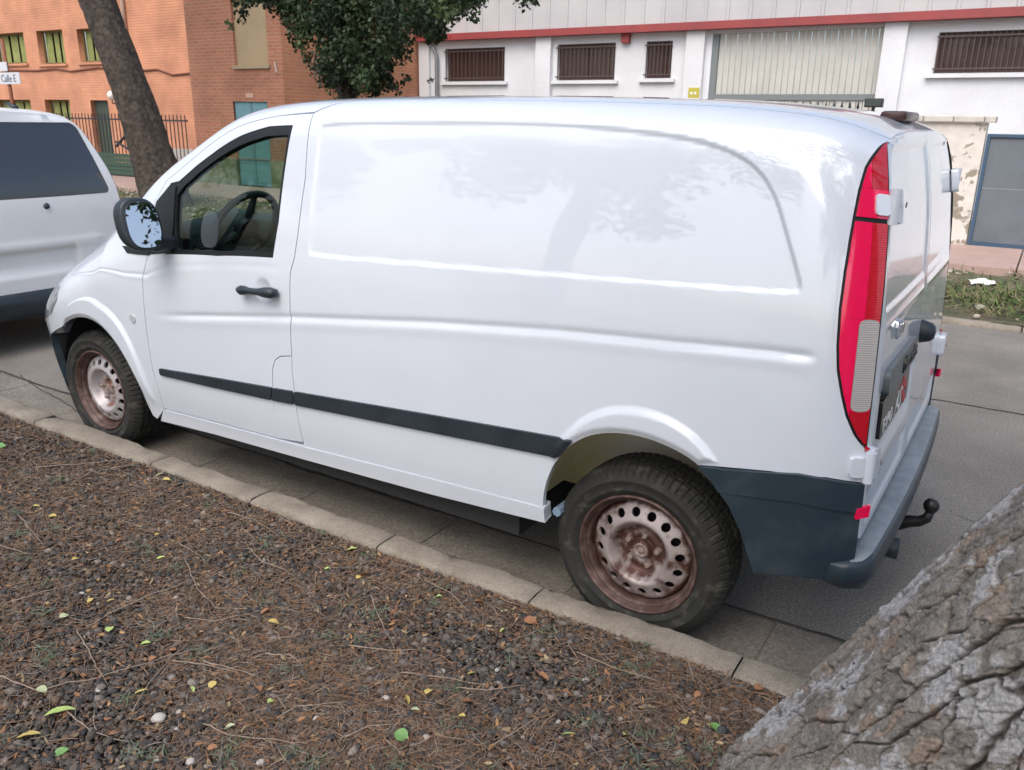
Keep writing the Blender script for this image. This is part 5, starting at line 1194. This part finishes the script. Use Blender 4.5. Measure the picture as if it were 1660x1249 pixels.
MB().box((lb[0]-.11, 10.832, 2.075), (lb[0]+.11, 10.838, 2.175)).build('lamp_glass', M('lamp_glass', (.05, .06, .06), .2), bx)
yy_ = at_y(1125, 150, 15.86); ys = empty('warning_sign', (yy_[0], 15.85, yy_[2]), 'small yellow sign on the white pillar left of the warehouse gate', 'sign')
MB().box((yy_[0]-.13, 15.835, yy_[2]-.14), (yy_[0]+.13, 15.855, yy_[2]+.10), .004).build('plate', M('sign_yellow', (.46, .40, .06), .5), ys)
for k in range(2): MB().tube([(yy_[0]-.05+.09*k, 15.833, yy_[2]-.02), (yy_[0]-.05+.09*k, 15.828, yy_[2]-.02)], .03, 12).build('sign_mark', platew, ys)
# ---- brick building
YB = 11.0; xb0 = at_y(311, 150, YB)[0]; xb1 = at_y(460, 150, YB)[0]
brA = brick_mat('brick_front_shaded', (.40, .15, .085), (.33, .12, .068), (.34, .22, .15), 'x', .26, .078, .012)  # front face stands in shade; that shade is put into the brick colour
brB = brick_mat('brick_side_lit', (.52, .20, .10), (.46, .17, .085), (.44, .27, .17), 'y', .26, .078, .012)  # same brick in a lighter copy, the light on the side painted in
stonem = M('mossy_plinth', (.24, .235, .17), .9, col2=(.12, .135, .07), scale=2.2, contrast=(.4, .6), bump=.01, bscale=20, fine=.2)
bb = empty('brick_building', (-16, YB, 0), 'red brown brick building with a beige panel and double metal door', 'building')
pA_ = prect(376,431,-30,106,YB); dA = prect(383,438,165,305,YB); dA = (dA[0], dA[1], .12, dA[3])
wall_patch('wall', rect(xb0, xb1, .75, 8), [rect(*pA_), rect(dA[0], dA[1], .76, dA[3])], ywall(YB), .16, brA, bb)
wall_patch('side_wall', rect(YB+.004, 16.35, 0, 8), [], xwall(xb1+.006), .1, brB, bb)
wall_patch('side_wall', rect(YB+.004, 14.3, 0, 8), [], xwall(xb0-.006), .1, brB, bb, orient=-1)
for a, b in ((xb0-.02, dA[0]), (dA[1], xb1+.02)): MB().box((a, YB-.04, 0), (b, YB+.1, .75), .01).build('plinth', stonem, bb)
MB().box((pA_[0]+.003, YB+.06, pA_[2]+.003), (pA_[1]-.003, YB+.10, pA_[3]), .004).build('window_panel', M('beige_panel', (.36, .27, .16), .8, col2=(.31, .235, .14), scale=1.5), bb)
MB().box((pA_[0]-.06, YB-.05, pA_[2]-.08), (pA_[1]+.06, YB+.05, pA_[2]-.002)).build('window_sill', M('sill_beige', (.30, .24, .15), .8), bb)
doorm = M('blue_metal_door', (.135, .27, .30), .5, col2=(.11, .235, .265), scale=2)
mid = (dA[0]+dA[1])/2
for a, b in ((dA[0]+.01, mid-.012), (mid+.012, dA[1]-.01)):
    dl = MB().box((a, YB+.05, dA[2]), (b, YB+.09, dA[3]-.01), .004).build('door_leaf', doorm, bb)
    for z0, z1 in ((.2, .62), (.66, 1.25), (1.29, 2.02)): MB().box((a+.05, YB+.04, z0), (b-.05, YB+.052, z1), .004).build('door_panel', doorm, dl)
sg_ = at_y(405, 155, YB); MB().box((sg_[0]-.13, YB-.015, sg_[2]-.05), (sg_[0]+.13, YB-.001, sg_[2]+.05)).build('name_plate', M('plaque', (.45, .30, .22), .6), bb)
lk = at_y(449, 110, YB); MB().tube([(lk[0], YB-.02, lk[2]-.1), (lk[0]-.03, YB-.03, lk[2]+.12)], .02, 6).build('wall_bracket', M('bracket', (.5, .42, .36), .6), bb)
# ---- orange building
YO = 14.0
orm = brick_mat('orange_render_brick', (.58, .265, .155), (.54, .245, .142), (.53, .25, .15), 'x', .26, .078, .008)
ob = empty('orange_building', (-27, YO, 0), 'orange painted building with green curtained windows behind the railing', 'building')
ow = [prect(-12,41,54,104,YO), prect(62,104,49,104,YO), prect(127,166,46,101,YO), prect(-5,52,162,205,YO), prect(75,115,162,205,YO)]
dO = prect(155,183,163,300,YO); dO = (dO[0], dO[1], .1, dO[3])
wall_patch('wall', rect(-48, xb0+.05, 0, 8), [rect(*r) for r in ow]+[rect(*dO)], ywall(YO), .28, orm, ob)
curt = M('green_curtain', (.27, .29, .10), .8, col2=(.20, .22, .075), scale=3); ofr = M('window_frame_olive', (.15, .11, .04), .6)
for r in ow:
    x0, x1, z0, z1 = r; fr = MB(); y = YO+.17; t = .06
    for lo, hi in (((x0, y, z0), (x0+t, y+.05, z1)), ((x1-t, y, z0), (x1, y+.05, z1)), ((x0+t, y, z0), (x1-t, y+.05, z0+t)), ((x0+t, y, z1-t), (x1-t, y+.05, z1))): fr.box(lo, hi)
    f = fr.build('window', ofr, ob)
    ncur = 3
    for k in range(ncur):
        a = x0+t+(x1-x0-2*t)*k/ncur; b = x0+t+(x1-x0-2*t)*(k+1)/ncur; V = []; m_ = 12
        for i in range(m_+1):
            u_ = i/m_; yy = y+.10+.035*math.sin(u_*9+k*2); V += [(a+(b-a-.10)*u_, yy, z0+t*.6), (a+(b-a-.10)*u_, yy, z1-t*.6)]
        add('curtain', V, [(2*i, 2*i+2, 2*i+3, 2*i+1) for i in range(m_)], curt, f, True)
    MB().box((x0, y+.20, z0), (x1, y+.22, z1)).build('room_dark', M('room', (.03, .035, .02), .9) if 'room' not in bpy.data.materials else bpy.data.materials['room'], f)
    MB().box((x0-.08, YO-.07, z0-.08), (x1+.08, YO+.10, z0-.004)).build('window_sill', orm, f)
MB().box((dO[0], YO+.15, dO[2]), (dO[1], YO+.20, dO[3])).build('door', M('dark_green_door', (.045, .060, .045), .5), ob)
wire = [at_y(px, py, YO-.03) for px, py in ((0,114),(60,115),(90,112),(115,116),(160,110),(215,116),(255,113),(280,122),(311,119))]
MB().tube([tuple(p) for p in densify(np.array(wire), .4, False)], .03, 6).build('cable', M('cable_brown', (.16, .055, .03), .7), ob, True)
pi_ = at_y(205, 40, YO); MB().tube([(pi_[0], YO-.06, 3.6), (pi_[0], YO-.06, 8)], .07, 8).build('drain_pipe', M('pale_pipe', (.55, .40, .33), .6), ob, True)
gl_ = at_y(181, 155, YO-.3); lp_ = MB().tube([(gl_[0], YO, gl_[2]-.25), (gl_[0], YO-.3, gl_[2]-.25), (gl_[0], YO-.3, gl_[2]-.12)], .02, 6).build('wall_lamp', spk, ob, True)
MB().lathe([(0, -.15), (.09, -.12), (.14, -.03), (.13, .06), (.08, .12), (0, .15)], 16, (gl_[0], YO-.3, gl_[2]), 'z').build('lamp_globe', M('globe', (.7, .66, .6), .4), lp_, True)
# ---- railing with white plinth wall and green gate
rl = empty('railing', (-21, 10.8, 0), 'tall dark iron railing on a pale low wall before the orange building', 'fence')
x0r, x1r = -31., xb0-.03; gL, gR = at_y(172, 250, 10.8)[0], at_y(192, 250, 10.8)[0]
n_ = int((x1r-x0r)/.155)
for k in range(n_):
    x_ = x0r+(x1r-x0r)*(k+.5)/n_; MB().box((x_-.009, 10.79, .30), (x_+.009, 10.808, 1.76)).build('bar', spk, rl)
for z_ in (.36, 1.60): MB().box((x0r, 10.775, z_), (x1r, 10.822, z_+.04)).build('rail', spk, rl)
grw = M('green_sheet', (.035, .075, .05), .55)
xg0, xg1 = at_y(190, 270, 10.7)[0], at_y(226, 270, 10.7)[0]
gg = empty('low_gate', (xg0, 10.7, 0), 'green slatted low gate at the foot of the iron railing', 'gate')
for k in range(5): MB().box((xg0-1.6, 10.70, .16+k*.115), (xg1, 10.73, .265+k*.115), .006).build('board', grw, gg)
for x_ in (xg0-1.6, xg1): MB().box((x_-.03, 10.735, .1), (x_+.03, 10.77, .76)).build('post', grw, gg)
for a, b in (((188, 238), (208, 215)), ((188, 230), (222, 250))): MB().tube([tuple(at_y(*a, 10.74)), tuple(at_y(*b, 10.74))], .035, 6).build('brace', spk, rl)
for a, b in ((xg1+.05, xb0-.05),): MB().box((a, 10.86, 0), (b, 11.06, .92), .01).build('plinth', M('pale_plinth', (.50, .47, .42), .9, col2=(.42, .40, .36), scale=2), rl)
MB().box((x0r, 10.87, 0), (xg1+.04, 11.06, .30), .01).build('plinth', bpy.data.materials['pale_plinth'], rl)
# ---- street name sign
sp_ = at_y(14, 128, 8.2); ss = empty('street_sign', (sp_[0], 8.2, 0), 'white street name sign on a rusty post, upper left edge', 'sign')
MB().tube([(sp_[0]+.02, 8.2, 0), (sp_[0]-.02, 8.2, sp_[2]+.9)], .045, 8).build('post', M('rusty_post', (.22, .075, .035), .7), ss, True)
sw0 = at_y(-40, 127, 8.15)[0]; sw1 = at_y(33, 127, 8.15)[0]; sz0 = at_y(14, 137, 8.15)[2]; sz1 = at_y(14, 118, 8.15)[2]
swm = M('sign_white', (.56, .57, .60), .5); sl = MB().box((sw0, 8.13, sz0), (sw1, 8.155, sz1), .006).build('name_panel', swm, ss)
su0 = at_y(-30, 108, 8.15)[0]; su1 = at_y(12, 108, 8.15)[0]; MB().box((su0, 8.13, at_y(5, 116, 8.15)[2]), (su1, 8.155, at_y(5, 101, 8.15)[2]), .006).build('name_panel', swm, ss)
def flat_text(name, s, size, x, y, z, mat, par):
    cu = bpy.data.curves.new(name, 'FONT'); cu.body = s; cu.size = size; cu.extrude = .002; cu.resolution_u = 2
    ob_ = bpy.data.objects.new(name, cu); COL.objects.link(ob_); me = bpy.data.meshes.new_from_object(ob_.evaluated_get(bpy.context.evaluated_depsgraph_get())); bpy.data.objects.remove(ob_)
    P = np.array([v.co[:] for v in me.vertices]); me.vertices.foreach_set('co', np.stack([x+P[:, 0], y-P[:, 2], z+P[:, 1]], -1).ravel().astype(np.float32)); me.materials.clear(); me.update(); return link(name, me, par, mat)
flat_text('lettering', 'Calle E', .24, at_y(1, 127, 8.12)[0], 8.126, (sz0+sz1)/2-.08, M('sign_ink', (.10, .11, .16), .6), sl)
# ---- verge litter: grass, stones, one piece of paper
NV = 5200; vx_ = np.concatenate([rng.uniform(-24, 5, NV//2), rng.normal(1.2, .9, NV//2)]); vy_ = np.where(np.arange(NV) < NV//2, rng.uniform(5.7, 8.6, NV), np.clip(rng.normal(6.6, .5, NV), 5.7, 8.6)); P = np.column_stack([vx_, vy_, np.full(NV, .09)])
o = strips(P, rng.uniform(.05, .16, NV), rng.uniform(.003, .006, NV), np.array([(.07,.12,.03),(.10,.15,.04),(.15,.15,.06),(.20,.16,.09)])[rng.choice(4, NV)]*rng.uniform(.7, 1.2, (NV, 1)), 'verge_grass', needm, .02, .4, 3, .9); tag(o, 'patchy green grass on the far verge', 'grass', kind='stuff')
NV = 1500; P = np.column_stack([rng.uniform(-20, 4, NV), rng.uniform(5.6, 8.7, NV), np.full(NV, .07)])
o = stones(P, rng.uniform(.015, .05, NV), np.array([(.30,.26,.18),(.20,.17,.11),(.38,.34,.27)])[rng.choice(3, NV)], 'verge_rubble', gravm); tag(o, 'pale stones and rubble strewn over the far verge', 'rubble', kind='stuff')
g = at_z(1592, 464, .1); bm = bmesh.new(); bmesh.ops.create_grid(bm, x_segments=8, y_segments=4, size=.5)
for v in bm.verts: v.co = Vector((v.co.x*.28, v.co.y*.12, .03+.03*noise.noise(v.co*3)))
me = bpy.data.meshes.new('paper'); bm.to_mesh(me); bm.free(); o = link('paper_scrap', me, None, platew); o.location = (g[0], g[1], .12); o.rotation_euler = (.3, 0, .4); tag(o, 'crumpled white paper scrap lying on the far verge', 'paper')
